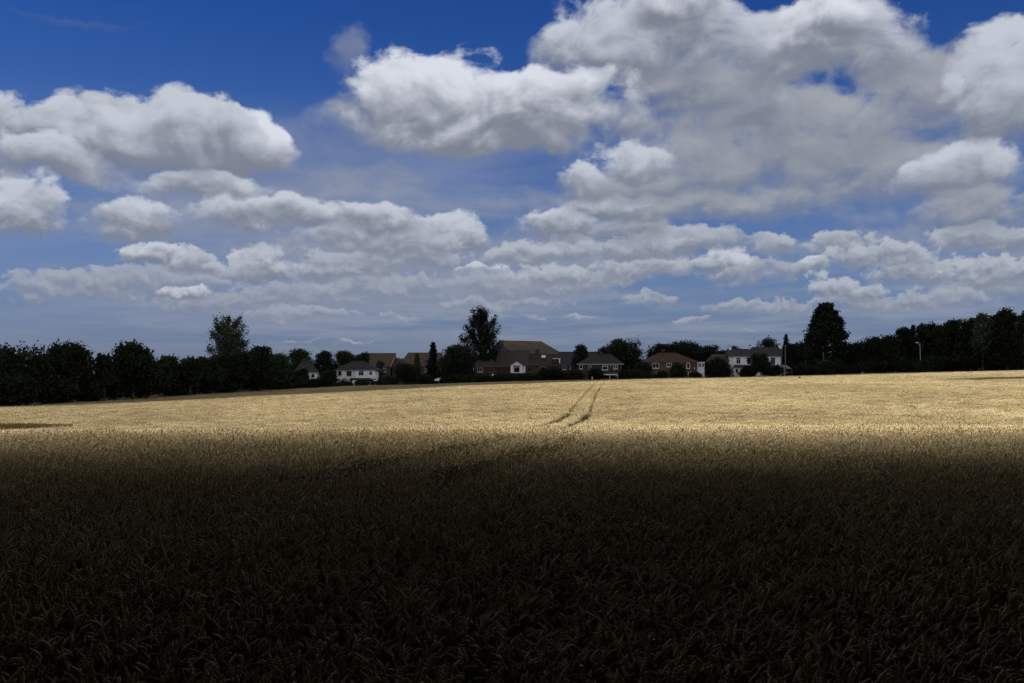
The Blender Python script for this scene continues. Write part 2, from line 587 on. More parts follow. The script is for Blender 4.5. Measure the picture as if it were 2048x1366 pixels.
gxs = axis([(-30000, -3000, 6), (-3000, -420, 10), (-420, 420, 140), (420, 3000, 10), (3000, 30001, 7)])
gys = axis([(-6000, -200, 8), (-200, 0, 20), (0, 80, 50), (80, 340, 80), (340, 900, 28), (900, 6000, 16), (6000, 40001, 9)])
GX, GY = np.meshgrid(gxs, gys)
GZ = ground_z(GX, GY)
nx, ny = len(gxs), len(gys)
idx = np.arange(nx * ny).reshape(ny, nx)
quads = np.stack([idx[:-1, :-1], idx[:-1, 1:], idx[1:, 1:], idx[1:, :-1]], -1).reshape(-1, 4)
m_soil = surface('dry_soil', (0.095, 0.068, 0.04), (0.06, 0.045, 0.026), 0.6, 0.95, 0.1, bump=0.05, bump_scale=4.0,
                 spots=(0.02, 0.5, 0.6, (0.05, 0.055, 0.022)))
gr = link('ground', mesh_np('ground', np.stack([GX, GY, GZ], -1).reshape(-1, 3), quads, m_soil, smooth=True))
tag(gr, 'bare brown soil of the farmland under the wheat and houses', None, None, 'structure')

# ------------------------------------------------------------------ the cumulus whose shadows lie on the land
m_cloud = surface('cloud_vapour', (0.9, 0.9, 0.92), (0.82, 0.82, 0.85), 0.01, 1.0, 0.0)


def shadow_cloud(outline, zbase, thick, seed, label):
    """a cumulus standing up towards the sun; outline = its shadow on the land"""
    r = np.random.default_rng(seed)
    pts = np.array(outline, float)
    c = pts.mean(0)
    nt, nr = 240, 26
    th = np.linspace(0, 2 * pi, nt, endpoint=False)
    R = np.zeros(nt)
    for i, t in enumerate(th):
        d = np.array([cos(t), sin(t)])
        best = 0
        for k in range(len(pts)):
            a, b = pts[k] - c, pts[(k + 1) % len(pts)] - c
            M = np.array([[d[0], a[0] - b[0]], [d[1], a[1] - b[1]]])
            if abs(np.linalg.det(M)) < 1e-9:
                continue
            s, u = np.linalg.solve(M, a)
            if s > 0 and -1e-6 <= u <= 1 + 1e-6:
                best = max(best, s)
        R[i] = best
    rag = sum(np.sin(th * f + r.uniform(0, 6.3)) / f ** 0.8 for f in (5, 9, 14, 23, 37, 61, 83)) * 2.0
    R = R + rag
    v = []
    bx, by = r.uniform(0, 6, 2)
    rr = np.concatenate([np.linspace(0, 0.9, nr - 6), 1 - 0.1 * (1 - np.linspace(0.2, 1, 6)) ** 1.5])
    sh = SUN_DIR / SUN_DIR[2]
    off = sh * zbase
    for s in rr:
        px_, py_ = c[0] + np.cos(th) * R * s, c[1] + np.sin(th) * R * s
        bill = 0.75 + 0.25 * np.sin(px_ * 0.03 + bx) * np.sin(py_ * 0.035 + by) + 0.12 * np.sin(px_ * 0.09) * np.sin(py_ * 0.08)
        h = thick * np.sqrt(max(0.0, 1 - s ** 2)) * bill
        v.append(np.stack([px_ + off[0] + sh[0] * h, py_ + off[1] + sh[1] * h, zbase + h], -1))
    for s in rr[::-1][1:]:
        px_, py_ = c[0] + np.cos(th) * R * s, c[1] + np.sin(th) * R * s
        h = -0.06 * thick * np.sqrt(max(0.0, 1 - s ** 2)) * (0.7 + 0.3 * np.sin(px_ * 0.05))
        v.append(np.stack([px_ + off[0] + sh[0] * h, py_ + off[1] + sh[1] * h, zbase + h], -1))
    n = len(v)
    v = np.concatenate(v)
    ii = np.arange(n * nt).reshape(n, nt)
    q = np.stack([ii[:-1], ii[1:], np.roll(ii, -1, 1)[1:], np.roll(ii, -1, 1)[:-1]], -1).reshape(-1, 4)
    o = link('cloud', mesh_np('cloud', v, q, m_cloud, smooth=True))
    tag(o, label, None, None, 'structure')
    return o


shadow_cloud([(-600, -40), (-600, 21), (-60, 22.5), (-25, 23.0), (-12, 24.8), (-5, 23.6), (0, 25.6), (9, 24.0), (16, 26.0), (25, 24.8), (60, 25.2), (3000, 23), (3000, -1200), (-600, -1200)],
             2400, 200, 3, 'broad cumulus overhead that keeps the foreground wheat in shade')
shadow_cloud([(-700, 30), (-200, 100), (-120, 138), (-84, 157), (-67, 157), (-61, 182), (-47, 222), (-16, 257), (6, 280), (34, 278), (42, 264), (52, 253), (68, 245), (92, 236), (112, 226), (170, 196),
              (1500, 150), (1500, 1300), (-700, 1300)],
             1000, 150, 5, 'broad cumulus that keeps the houses and trees in shade')
shadow_cloud([(74, 166), (98, 147), (150, 119), (260, 88), (260, 143), (152, 157), (106, 174), (82, 178)],
             800, 40, 9, 'narrow cloud scrap shading the right end of the field')
WEAR = ((0.50, 0.398, 0.21), (0.37, 0.285, 0.14))
WSTEM = ((0.175, 0.135, 0.05), (0.12, 0.092, 0.033))  # straw darkened so its colour carries the shade between the ears
WLEAF = ((0.13, 0.104, 0.036), (0.08, 0.065, 0.022))  # leaves likewise darkened for the shade inside the crop

# ------------------------------------------------------------------ wheat
m_ear = surface('wheat_ear', WEAR[0], WEAR[1], 30.0, 0.6, 0.3, rand=0.4, patch=True)
m_stem = surface('wheat_straw', WSTEM[0], WSTEM[1], 12.0, 0.5, 0.35, rand=0.4, patch=True)
m_leaf = surface('wheat_leaf', WLEAF[0], WLEAF[1], 10.0, 0.6, 0.25, rand=0.5, trans=0.12)


def stalk(rng, x0, y0, acc, h=0.62, fine=True):
    """one wheat plant: straw, bent neck, ear, dry leaves -> appended to acc = [verts, quads, mat]"""
    V, Q, M = acc
    az = rng.uniform(0, 2 * pi) if rng.random() < 0.45 else rng.normal(0.5, 0.7)
    lean = abs(rng.normal(0.05, 0.05))
    d = np.array([cos(az), sin(az), 0])
    h = h * rng.normal(1, 0.06)
    n = 4 if fine else 2
    pts = [np.array([x0, y0, 0.0]) + d * (lean * h * (k / n) ** 2) + np.array([0, 0, h * k / n]) for k in range(n + 1)]
    ang = lean * 2
    bend = abs(rng.normal(0.9, 0.55)) if rng.random() < 0.8 else rng.uniform(1.6, 2.9)
    p = pts[-1].copy()
    m = 4 if fine else 2
    for k in range(m):
        ang += bend * 0.55 / m
        p = p + (d * sin(ang) + np.array([0, 0, cos(ang)])) * (0.10 / m)
        pts.append(p.copy())
    # straw, three-sided
    side = np.cross(d, (0, 0, 1.0))
    base = len(V)
    r = 0.0016 if fine else 0.0035
    for q in pts:
        for j in range(3):
            a = 2 * pi * j / 3
            V.append(q + r * (cos(a) * side + sin(a) * d))
    for i in range(len(pts) - 1):
        for j in range(3):
            Q.append((base + i * 3 + j, base + i * 3 + (j + 1) % 3, base + i * 3 + 3 + (j + 1) % 3, base + i * 3 + 3 + j)); M.append(1)
    # ear
    L = rng.uniform(0.052, 0.080)
    m = 10 if fine else 4
    k_s = 5 if fine else 4
    base = len(V)
    for k in range(m + 1):
        t = k / m
        ang += bend * 0.45 / m
        ax = d * sin(ang) + np.array([0, 0, cos(ang)])
        up = np.cross(side, ax)
        p = p + ax * (L / m) * (1 if k else 0)
        w_ = (0.0060 if fine else 0.0095) * (0.35 + 1.1 * min(1, t * 4)) * (1 - 0.72 * t ** 2.2)
        if fine:
            w_ *= 1.18 if k % 2 else 0.82
        for j in range(k_s):
            a = 2 * pi * j / k_s + (0.3 if k % 2 else -0.3)
            V.append(p + w_ * (cos(a) * side + 0.75 * sin(a) * up))
    for i in range(m):
        for j in range(k_s):
            Q.append((base + i * k_s + j, base + i * k_s + (j + 1) % k_s, base + (i + 1) * k_s + (j + 1) % k_s, base + (i + 1) * k_s + j)); M.append(0)
    # leaves
    for _ in range(3 if fine else 1):
        if rng.random() < 0.8:
            la = rng.uniform(0, 2 * pi)
            ld = np.array([cos(la), sin(la), 0])
            ls = np.array([-sin(la), cos(la), 0])
            z0 = h * rng.uniform(0.45, 0.92)
            ll = rng.uniform(0.10, 0.2)
            base = len(V)
            s = 4
            for k in range(s + 1):
                t = k / s
                c = np.array([x0, y0, z0]) + ld * ll * t * 0.75 + np.array([0, 0, ll * (0.55 * t - 0.95 * t * t)])
                ww = (0.0042 if fine else 0.009) * (1 - t ** 2) + 0.0008
                tw = ls * cos(t * 1.5) + np.array([0, 0, sin(t * 1.5)])
                V.append(c - ww * tw); V.append(c + ww * tw)
            for k in range(s):
                Q.append((base + 2 * k, base + 2 * k + 1, base + 2 * k + 3, base + 2 * k + 2)); M.append(2)


def clump(seed, count, radius, fine, h=0.62, square=False):
    rng = np.random.default_rng(seed)
    acc = ([], [], [])
    for _ in range(count):
        if square:
            x, y = rng.uniform(-radius, radius, 2)
        else:
            a, r = rng.uniform(0, 2 * pi), radius * sqrt(rng.random())
            x, y = r * cos(a), r * sin(a)
        stalk(rng, x, y, acc, h, fine)
    return mesh_np('wheat_clump', np.array(acc[0]), np.array(acc[1]), [m_ear, m_stem, m_leaf], smooth=False, mat_idx=acc[2])


src = bpy.data.collections.new('wheat_clumps')
N_FINE, N_MID, N_FAR = 16, 8, 8
for k in range(N_FINE):
    src.objects.link(bpy.data.objects.new('a%02d' % k, clump(100 + k, 8, 0.09, True)))
for k in range(N_MID):
    src.objects.link(bpy.data.objects.new('b%02d' % k, clump(200 + k, 14, 0.17, False)))
for k in range(N_FAR):
    src.objects.link(bpy.data.objects.new('c%02d' % k, clump(300 + k, 150, 0.52, False, square=True)))

# wheel tracks of the sprayer
_tr = np.array([(-6.5, -20), (-2.6, 3), (-0.9, 11), (0.2, 16), (1.35, 23), (1.6, 30), (2.2, 45), (3.9, 62), (5.0, 70), (6.4, 82), (11.6, 138), (19.2, 210), (26.4, 282), (27, 300)])


def track_dist(x, y):
    cx = np.interp(y, _tr[:, 1], _tr[:, 0])
    sl = np.interp(y + 2, _tr[:, 1], _tr[:, 0]) - np.interp(y - 2, _tr[:, 1], _tr[:, 0])
    cs = 1 / np.sqrt(1 + (sl / 4) ** 2)
    d = np.abs((x - cx) * cs)
    d2 = np.abs((x - cx) * cs + 1.65)
    return np.minimum(d, d2)


# fainter old tracks further off, as (x, y) lines
_old = [np.array([(-38, 90), (-22, 128), (-8, 190), (-2, 240)]), np.array([(38, 150), (62, 128), (95, 112)])]


def old_dist(x, y):
    best = np.full(x.shape, 99.0)
    for ln in _old:
        for a, b in zip(ln[:-1], ln[1:]):
            ab = b - a
            t = np.clip(((x - a[0]) * ab[0] + (y - a[1]) * ab[1]) / (ab @ ab), 0, 1)
            best = np.minimum(best, np.hypot(x - a[0] - t * ab[0], y - a[1] - t * ab[1]))
    return best


def scatter(y0, y1, spacing, jitter, margin):
    ys = np.arange(y0, y1, spacing)
    P = []
    for yv in ys:
        hw = 0.52 * yv + margin
        xs = np.arange(-hw, hw, spacing)
        P.append(np.stack([xs, np.full(len(xs), yv)], -1))
    P = np.concatenate(P)
    return P + RNG.uniform(-jitter, jitter, P.shape) * spacing


near = scatter(1.6, 24.0, 0.118, 0.6, 1.0)
mid = scatter(24.0, 46.0, 0.24, 0.6, 2.0)
far = scatter(46.0, 290.0, 0.88, 0.35, 6.0)
far = far[in_wheat(far[:, 0], far[:, 1] + 0.5)]
dfar = np.minimum(track_dist(far[:, 0], far[:, 1]), np.where(old_dist(far[:, 0], far[:, 1]) < 0.65, 0.0, 9.0))
split_up = far[dfar < 0.95]
far = far[dfar >= 0.95]
# beside the tracks the crop is set out in small clumps so that the ruts stay open
off = np.array([(a, b) for a in np.linspace(-0.36, 0.36, 4) for b in np.linspace(-0.36, 0.36, 4)])
extra = (split_up[:, None, :] + off[None]).reshape(-1, 2) + RNG.uniform(-0.09, 0.09, (len(split_up) * 16, 2))
mid = np.concatenate([mid, extra])
mid = mid[(track_dist(mid[:, 0], mid[:, 1]) > np.where((mid[:, 1] > 44) & (mid[:, 1] < 78), 0.36, 0.17) + 0.16 * RNG.random(len(mid))) & (old_dist(mid[:, 0], mid[:, 1]) > 0.2)]
near = near[track_dist(near[:, 0], near[:, 1]) > (0.42 + 0.16 * RNG.random(len(near))) * sstep(10, 13, near[:, 1]) * (1 - 0.45 * sstep(20, 24, near[:, 1]))]
pts, ids = [], []
for arr, i0, n in ((near, 0, N_FINE), (mid, N_FINE, N_MID), (far, N_FINE + N_MID, N_FAR)):
    pts.append(arr)
    ids.append(RNG.integers(i0, i0 + n, len(arr)))
pts = np.concatenate(pts)
ids = np.concatenate(ids).astype(np.int32)
pz = ground_z(pts[:, 0], pts[:, 1])
# slow waves of taller and shorter growth
hgt = 1 + 0.05 * np.sin(pts[:, 0] * 0.9 + 1.1 * np.sin(pts[:, 1] * 0.35)) * np.sin(pts[:, 1] * 0.75 + 0.5) + 0.035 * np.sin(pts[:, 0] * 0.21 + pts[:, 1] * 0.13) + RNG.normal(0, 1.0, len(pts)) * np.where(ids < N_FINE, 0.035, 0.014)
me = bpy.data.meshes.new('wheat')
me.vertices.add(len(pts))
me.vertices.foreach_set('co', np.concatenate([pts, pz[:, None]], 1).astype(np.float32).ravel())
a_ = me.attributes.new('pick', 'INT', 'POINT'); a_.data.foreach_set('value', ids)
tl_ = np.where(ids < N_FINE, 0.06, 0.015)
rot = np.stack([RNG.normal(0, 1, len(pts)) * tl_, RNG.normal(0, 1, len(pts)) * tl_, np.where(ids < N_FINE, RNG.normal(0, 1.1, len(pts)), RNG.uniform(0, 6.28, len(pts)))], -1)
a_ = me.attributes.new('turn', 'FLOAT_VECTOR', 'POINT'); a_.data.foreach_set('vector', rot.astype(np.float32).ravel())
a_ = me.attributes.new('tall', 'FLOAT', 'POINT'); a_.data.foreach_set('value', hgt.astype(np.float32))
for mt in (m_ear, m_stem, m_leaf):
    me.materials.append(mt)
wheat = link('wheat', me)
tag(wheat, 'ripe golden wheat crop filling the whole field', 'wheat', None, 'stuff')


def instancer(name, coll):
    ng = bpy.data.node_groups.new(name, 'GeometryNodeTree')
    ng.interface.new_socket('Geometry', in_out='INPUT', socket_type='NodeSocketGeometry')
    ng.interface.new_socket('Geometry', in_out='OUTPUT', socket_type='NodeSocketGeometry')
    nn, ln = ng.nodes, ng.links
    gi_, go_ = nn.new('NodeGroupInput'), nn.new('NodeGroupOutput')
    ci = nn.new('GeometryNodeCollectionInfo')
    ci.inputs['Collection'].default_value = coll
    ci.inputs['Separate Children'].default_value = True
    ci.inputs['Reset Children'].default_value = True
    ip = nn.new('GeometryNodeInstanceOnPoints')
    ip.inputs['Pick Instance'].default_value = True

    def attr(nm, ty):
        a = nn.new('GeometryNodeInputNamedAttribute')
        a.data_type = ty
        a.inputs[0].default_value = nm
        return a.outputs[0]
    ln.new(gi_.outputs[0], ip.inputs['Points'])
    ln.new(ci.outputs[0], ip.inputs['Instance'])
    ln.new(attr('pick', 'INT'), ip.inputs['Instance Index'])
    er = nn.new('FunctionNodeEulerToRotation')
    ln.new(attr('turn', 'FLOAT_VECTOR'), er.inputs[0])
    ln.new(er.outputs[0], ip.inputs['Rotation'])
    ln.new(attr('tall', 'FLOAT'), ip.inputs['Scale'])
    ln.new(ip.outputs[0], go_.inputs[0])
    return ng


wheat.modifiers.new('plants', 'NODES').node_group = instancer('wheat_plants', src)
print('wheat clumps', len(near), len(mid), len(far))

# ------------------------------------------------------------------ trees and shrubs
def foliage_mat(name, c1, c2):
    return surface(name, c1, c2, 0.9, 0.65, 0.2, rand=0.25, trans=0.22, detail=3.0)


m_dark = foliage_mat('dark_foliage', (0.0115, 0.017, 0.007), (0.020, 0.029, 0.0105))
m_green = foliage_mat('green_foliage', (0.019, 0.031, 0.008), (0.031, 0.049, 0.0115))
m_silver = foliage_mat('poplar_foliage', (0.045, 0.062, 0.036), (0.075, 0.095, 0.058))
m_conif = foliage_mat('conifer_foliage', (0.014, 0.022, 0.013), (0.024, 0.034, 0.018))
m_cyp = foliage_mat('cypress_foliage', (0.050, 0.062, 0.020), (0.075, 0.085, 0.030))
m_bark = surface('bark', (0.075, 0.058, 0.042), (0.045, 0.036, 0.028), 2.0, 0.9, 0.15, bump=0.02, stretch=(1, 1, 0.25))


def leaf_faces(cent, size, rng, flat=0.0):
    """a small folded four-sided leaf spray at every centre"""
    n = len(cent)
    d = rng.normal(size=(n, 3)); d /= np.linalg.norm(d, axis=1, keepdims=True)
    d[:, 2] *= (1 - flat)
    e = rng.normal(size=(n, 3)); e[:, 2] *= (1 - flat)
    e -= (e * d).sum(1, keepdims=True) * d / np.maximum((d * d).sum(1, keepdims=True), 1e-6)
    e /= np.linalg.norm(e, axis=1, keepdims=True)
    s = size * rng.uniform(0.55, 1.25, (n, 1))
    v = np.stack([cent - d * s * 0.6, cent + e * s * 0.34, cent + d * s * 0.6, cent - e * s * 0.34], 1)
    return v.reshape(-1, 3), np.arange(n * 4).reshape(n, 4)


def make_tree(kind, h, rw, seed, leaf=0.42, n=5200):
    """returns (trunk MB, leaf verts, leaf faces) standing at the origin; h height, rw half-width"""
    r = np.random.default_rng(seed)
    tb = MB()
    cents = []
    if kind in ('round', 'open', 'shrub'):
        low = 0.16 if kind == 'shrub' else (0.20 if kind == 'round' else 0.3)
        nl = 7 if kind != 'shrub' else 5
        lobes = [(0, 0, h * (low + 1) * 0.47, rw * 0.80, rw * 0.8, h * (1 - low) * 0.44)]
        for k in range(nl):
            a = 2 * pi * k / nl + r.uniform(-0.4, 0.4)
            zz = h * r.uniform(low + 0.12, 0.80)
            f = 0.62 * (1 - ((zz / h - 0.45) / 0.75) ** 2)
            lr = rw * r.uniform(0.34, 0.5)
            lobes.append((rw * f * cos(a), rw * f * sin(a), zz, lr, lr, lr * min(1.25, 0.8 * h / (2 * rw) + 0.3)))
        for k in range(3):
            lr = rw * r.uniform(0.28, 0.42)
            lobes.append((rw * r.uniform(-0.4, 0.4), rw * r.uniform(-0.3, 0.3), h * r.uniform(0.80, 0.90) - lr * 0.3, lr, lr, lr * 0.8))
        vol = np.array([l[3] * l[4] * l[5] for l in lobes]) ** 0.67
        K = int(n / 13)
        which = r.choice(len(lobes), K, p=vol / vol.sum())
        L = np.array(lobes)[which]
        u = r.normal(size=(K, 3)); u /= np.linalg.norm(u, axis=1, keepdims=True)
        rad = np.where(r.random((K, 1)) < 0.72, r.uniform(0.82, 1.05, (K, 1)), r.uniform(0.2, 0.8, (K, 1)))
        cc = L[:, :3] + u * L[:, 3:] * rad
        cc = cc[(cc[:, 2] < h * 0.975) & (cc[:, 2] > 0.15)]
        if kind == 'open':
            cc = cc[r.random(len(cc)) < 0.75]
        spread = 0.045 * rw + 0.32
        cents = (cc[:, None, :] + r.normal(size=(len(cc), 13, 3)) * spread * np.array([1, 1, 0.75])).reshape(-1, 3)
        tw = r.integers(0, len(cc), 60)             # loose sprays beyond the outline
        ctr = np.array([0, 0, h * 0.5])
        sp = cc[tw] + (cc[tw] - ctr) * r.uniform(0.03, 0.13, (60, 1))
        cents = np.concatenate([cents, np.repeat(sp, 3, 0) + r.normal(size=(180, 3)) * 0.22])
        top = np.array([r.uniform(-0.1, 0.1) * rw, 0, h * 0.72])
        tr = max(0.10, h * 0.022)
        if kind != 'shrub':
            tb.tube([(0, 0, -0.3), (0.05, 0, h * 0.2), top * np.array([.5, 1, .6]), top], [tr * 1.3, tr, tr * 0.75, tr * 0.3], 7)
        for k in range(9):
            e = cc[r.integers(0, len(cc))]
            s = np.array([0, 0, h * r.uniform(0.16, 0.45)]) if kind != 'shrub' else np.array([r.normal(0, .1), r.normal(0, .1), -0.1])
            md = (s + e) / 2 + np.array([0, 0, 0.06 * h])
            tb.tube([s, md, e], [tr * 0.5, tr * 0.3, tr * 0.1], 5)
    elif kind in ('poplar', 'poplar_egg'):
        tr = h * 0.014
        tb.tube([(0, 0, -0.3), (0.1, 0, h * 0.35), (0, 0.1, h * 0.7), (0.15, 0, h * 0.93)], [tr * 1.5, tr, tr * 0.6, tr * 0.15], 7)
        K = 92
        egg = kind == 'poplar_egg'
        for k in range(K):
            a = k * 2.4 + r.uniform(-0.3, 0.3)
            tz = 0.33 + 0.66 * (k + 0.5) / K
            prof = np.interp(tz, [0.33, 0.5, 0.75, 0.90, 1.0], [0.8, 1.0, 0.92, 0.68, 0.25] if egg else [0.9, 1.0, 1.0, 0.92, 0.62])
            reach = rw * prof * (r.uniform(0.72, 1.0) if k % 3 else r.uniform(0.1, 0.7))
            ze = h * min(0.995, tz + r.uniform(-0.02, 0.02))
            z0 = max(0.08 * h, ze - reach * r.uniform(0.9, 1.4) - 0.05 * h)
            s = np.array([0, 0, z0]); e = np.array([reach * cos(a), reach * sin(a), ze])
            md = s * 0.5 + e * 0.5 + np.array([0.06 * reach * cos(a), 0.06 * reach * sin(a), -0.05 * reach])
            tb.tube([s, md, e], [tr * 0.38, tr * 0.24, tr * 0.08], 5)
            m = int(n / K)
            tc = np.sort(r.uniform(0.25, 1.0, 6) ** 0.75)
            t = np.clip(tc[r.integers(0, 6, m)] + r.normal(0, 0.025, m), 0.2, 1.04)
            pos = ((1 - t) ** 2)[:, None] * s + (2 * t * (1 - t))[:, None] * md + (t ** 2)[:, None] * e
            c2 = r.normal(size=(m, 3)) * (0.22 + 0.03 * rw) * np.array([1, 1, 1.3])
            cents.append(pos + c2)
        cents = np.concatenate(cents)
    elif kind == 'cedar':
        tr = h * 0.022
        tb.tube([(0, 0, -0.3), (0, 0, h * 0.5), (0.1, 0, h * 0.93)], [tr * 1.4, tr, tr * 0.2], 7)
        K = 480
        for k in range(K):
            t = 0.05 + 0.93 * (k / K)
            prof = (0.80 + 0.55 * (t / 0.42) * (1 - 0.5 * t / 0.42) if t < 0.42 else 1.075 * (1 - 0.93 * ((t - 0.42) / 0.60) ** 1.9))
            prof = min(prof, 1.08) * r.uniform(0.82, 1.06)
            a = r.uniform(0, 2 * pi)
            e = np.array([rw * prof * cos(a), rw * prof * sin(a), h * t])
            s = np.array([0, 0, h * t - 0.12 * rw])
            if k % 4 == 0:
                tb.tube([s, e * 0.92 + s * 0.08], [tr * 0.25, tr * 0.06], 4)
            m = int(n / K)
            u = r.uniform(0.35, 1.0, m) ** 0.5
            cents.append(s + (e - s) * u[:, None] + r.normal(size=(m, 3)) * np.array([0.45, 0.45, 0.26]))
        cents = np.concatenate(cents)
    elif kind in ('spruce', 'cypress'):
        tr = h * 0.014
        tb.tube([(0, 0, -0.3), (0, 0, h * 0.5), (0, 0, h * 0.98)], [tr * 1.4, tr, tr * 0.15], 6)
        K = 70
        for k in range(K):
            t = 0.05 + 0.93 * (k / K) ** 0.9
            prof = (1 - t) ** 0.8 + 0.03 if kind == 'spruce' else (min(1, 5 * t) * (1 - t ** 3) + 0.04)
            a = k * 2.4
            prof *= r.uniform(0.6, 1.05)
            dz = -0.25 * rw * prof if kind == 'spruce' else 0.5 * rw
            e = np.array([rw * prof * cos(a), rw * prof * sin(a), h * t + dz])
            s = np.array([0, 0, h * t])
            tb.tube([s, e], [tr * 0.25, tr * 0.08], 4)
            m = int(n / K * (0.5 + (1 - t)))
            u = r.uniform(0.1, 1.0, m)
            cents.append(s + (e - s) * u[:, None] + r.normal(size=(m, 3)) * np.array([0.16, 0.16, 0.2]))
        cents = np.concatenate(cents)
    cents = cents[cents[:, 2] > 0.05]
    lv, lf = leaf_faces(cents, leaf, r, 0.45 if kind in ('cedar', 'spruce') else 0.0)
    return tb, lv, lf


TREES = []
DENSE = (1.7, 1.22)


def tree(name, label, kind, px, top, hw, D, mat, group=None, leaf=0.42, n=5200, cat='tree', lift=0.0):
    x = X(px, D)
    zb = float(ground_z(x, D)) + lift
    h = Zr(top, D) - zb
    rw = hw / F * D
    TREES.append(1)
    tb, lv, lf = make_tree(kind, h, rw, 1000 + len(TREES) * 17, leaf * DENSE[1], int(n * DENSE[0]))
    root = link(name, None, None, (x, D, zb))
    tag(root, label, cat, group)
    shrub = kind == 'shrub'
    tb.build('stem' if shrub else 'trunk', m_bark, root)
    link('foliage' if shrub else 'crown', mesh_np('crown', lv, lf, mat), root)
    return root


# the dark belt along the left side of the field
BELT = 'trees in the dark belt along the left of the field'
tree('oak_tree', 'spreading dark tree cut by the left edge of the picture', 'open', 22, 689, 62, 172, m_dark, BELT, n=6500)
tree('oak_tree', 'small dark tree in the dip right of the leftmost spreading tree', 'round', 88, 703, 22, 176, m_dark, BELT)
tree('oak_tree', 'tall dark dome-shaped tree, left one of the belt\'s two domes', 'round', 138, 682, 46, 182, m_dark, BELT, n=7000)
tree('birch_tree', 'slight wispy tree between the two dark dome-shaped trees', 'open', 208, 699, 17, 186, m_dark, BELT, n=1900)
tree('oak_tree', 'tall dark dome-shaped tree, right one of the belt\'s two domes', 'round', 266, 683, 44, 193, m_dark, BELT, n=7000)
tree('lime_tree', 'low rounded greenish tree just right of the two domes', 'round', 338, 713, 38, 214, m_green, BELT)
tree('birch_tree', 'thin twiggy tree rising over the low rounded trees', 'open', 380, 709, 24, 212, m_dark, BELT, n=2600)
tree('lime_tree', 'low rounded tree at the left foot of the poplar', 'round', 412, 713, 30, 224, m_dark, BELT)
tree('oak_tree', 'dark bushy tree in front of the poplar\'s lower trunk', 'round', 468, 704, 50, 236, m_dark, BELT, n=6500)
tree('oak_tree', 'dark narrow tree standing right of the left poplar', 'round', 519, 687, 26, 240, m_dark, BELT)
tree('poplar_tree', 'tall grey-green poplar with flat top at left', 'poplar', 457, 633, 44, 252, m_silver, 'tall poplars', leaf=0.36, n=9000)
tree('lime_tree', 'mid green tree left of the cottage half hidden by trees', 'round', 552, 706, 30, 300, m_green)
tree('lime_tree', 'round bright green tree behind the half-hidden white cottage', 'round', 597, 694, 36, 345, m_green, n=6000)
tree('birch_tree', 'dark wispy tree between the cottage and the white semi-detached pair', 'open', 652, 699, 24, 318, m_dark, n=4200)
tree('lime_tree', 'green round tree above the left roof slope of the white semi-detached pair', 'round', 693, 697, 24, 352, m_green)
tree('lime_tree', 'small round tree above the ridge of the white semi-detached pair', 'round', 722, 702, 18, 356, m_green, n=3800)
tree('birch_tree', 'thin pale sapling in front of the left school roof', 'open', 760, 716, 9, 350, m_green, n=700, leaf=0.34)
# middle
tree('cypress_tree', 'narrow yellow-green cypress in front of the right school roof', 'cypress', 834, 711, 10, 302, m_cyp, n=2600)
tree('spruce_tree', 'tall pointed conifer left of the big black round tree', 'spruce', 866, 683, 26, 300, m_conif, n=5200)
tree('holly_tree', 'big black round tree below and left of the middle poplar', 'round', 914, 686, 36, 296, m_conif, n=7600, leaf=0.38)
tree('poplar_tree', 'tall dark poplar with visible limbs beside the hall roof', 'poplar_egg', 962, 617, 47, 318, m_dark, 'tall poplars', leaf=0.42, n=9000)
tree('birch_tree', 'small dark tree against the blue gable of the hall', 'open', 1000, 700, 22, 352, m_dark, n=2800)
tree('conifer_tree', 'dark twin-topped conifer left of the brick pair with slate roof', 'round', 1162, 684, 17, 336, m_conif, n=4200)
tree('sycamore_tree', 'large black round tree right behind the brick slate-roofed pair', 'round', 1244, 675, 44, 345, m_dark, n=8200)
tree('sycamore_tree', 'smaller dark tree leaning out left of the large black round tree', 'round', 1212, 688, 20, 350, m_dark, n=3600)
tree('beech_tree', 'dark tree behind the left end of the red-brown roof', 'round', 1318, 683, 24, 345, m_dark)
tree('birch_tree', 'thin twiggy tree behind the chimney of the red-brown roof', 'open', 1346, 681, 16, 350, m_dark, n=1600)
tree('beech_tree', 'broad dark tree behind the right end of the red-brown roof', 'round', 1374, 683, 36, 348, m_dark, n=6800)
tree('beech_tree', 'low dark tree right of the red-brown roofed house', 'round', 1414, 690, 26, 340, m_dark)
tree('beech_tree', 'lowest dark tree before the white house\'s left chimney', 'round', 1440, 698, 20, 345, m_dark, n=3600)
tree('beech_tree', 'dark tree behind the left chimney of the white house', 'open', 1466, 690, 18, 322, m_dark, n=3200)
tree('apple_tree', 'rounded garden tree covering the middle of the white house', 'open', 1522, 707, 22, 258, m_dark, n=3600, leaf=0.34)
tree('acacia_tree', 'feathery tree showing over the white house\'s right-hand ridge', 'open', 1534, 674, 28, 318, m_dark, n=3000)
tree('larch_tree', 'thin pointed larch behind the telegraph pole', 'spruce', 1572, 668, 24, 288, m_conif, n=2600, leaf=0.36)
tree('yew_tree', 'dark bushy conifer right of the telegraph pole', 'round', 1586, 685, 22, 292, m_conif, n=4600)
tree('pine_tree', 'small tufted pine left of the giant dark cedar', 'open', 1601, 680, 14, 296, m_conif, n=2000)
tree('cedar_tree', 'giant dark egg-shaped conifer standing alone above the skyline', 'cedar', 1653, 605, 38, 272, m_conif, n=17000, leaf=0.62)
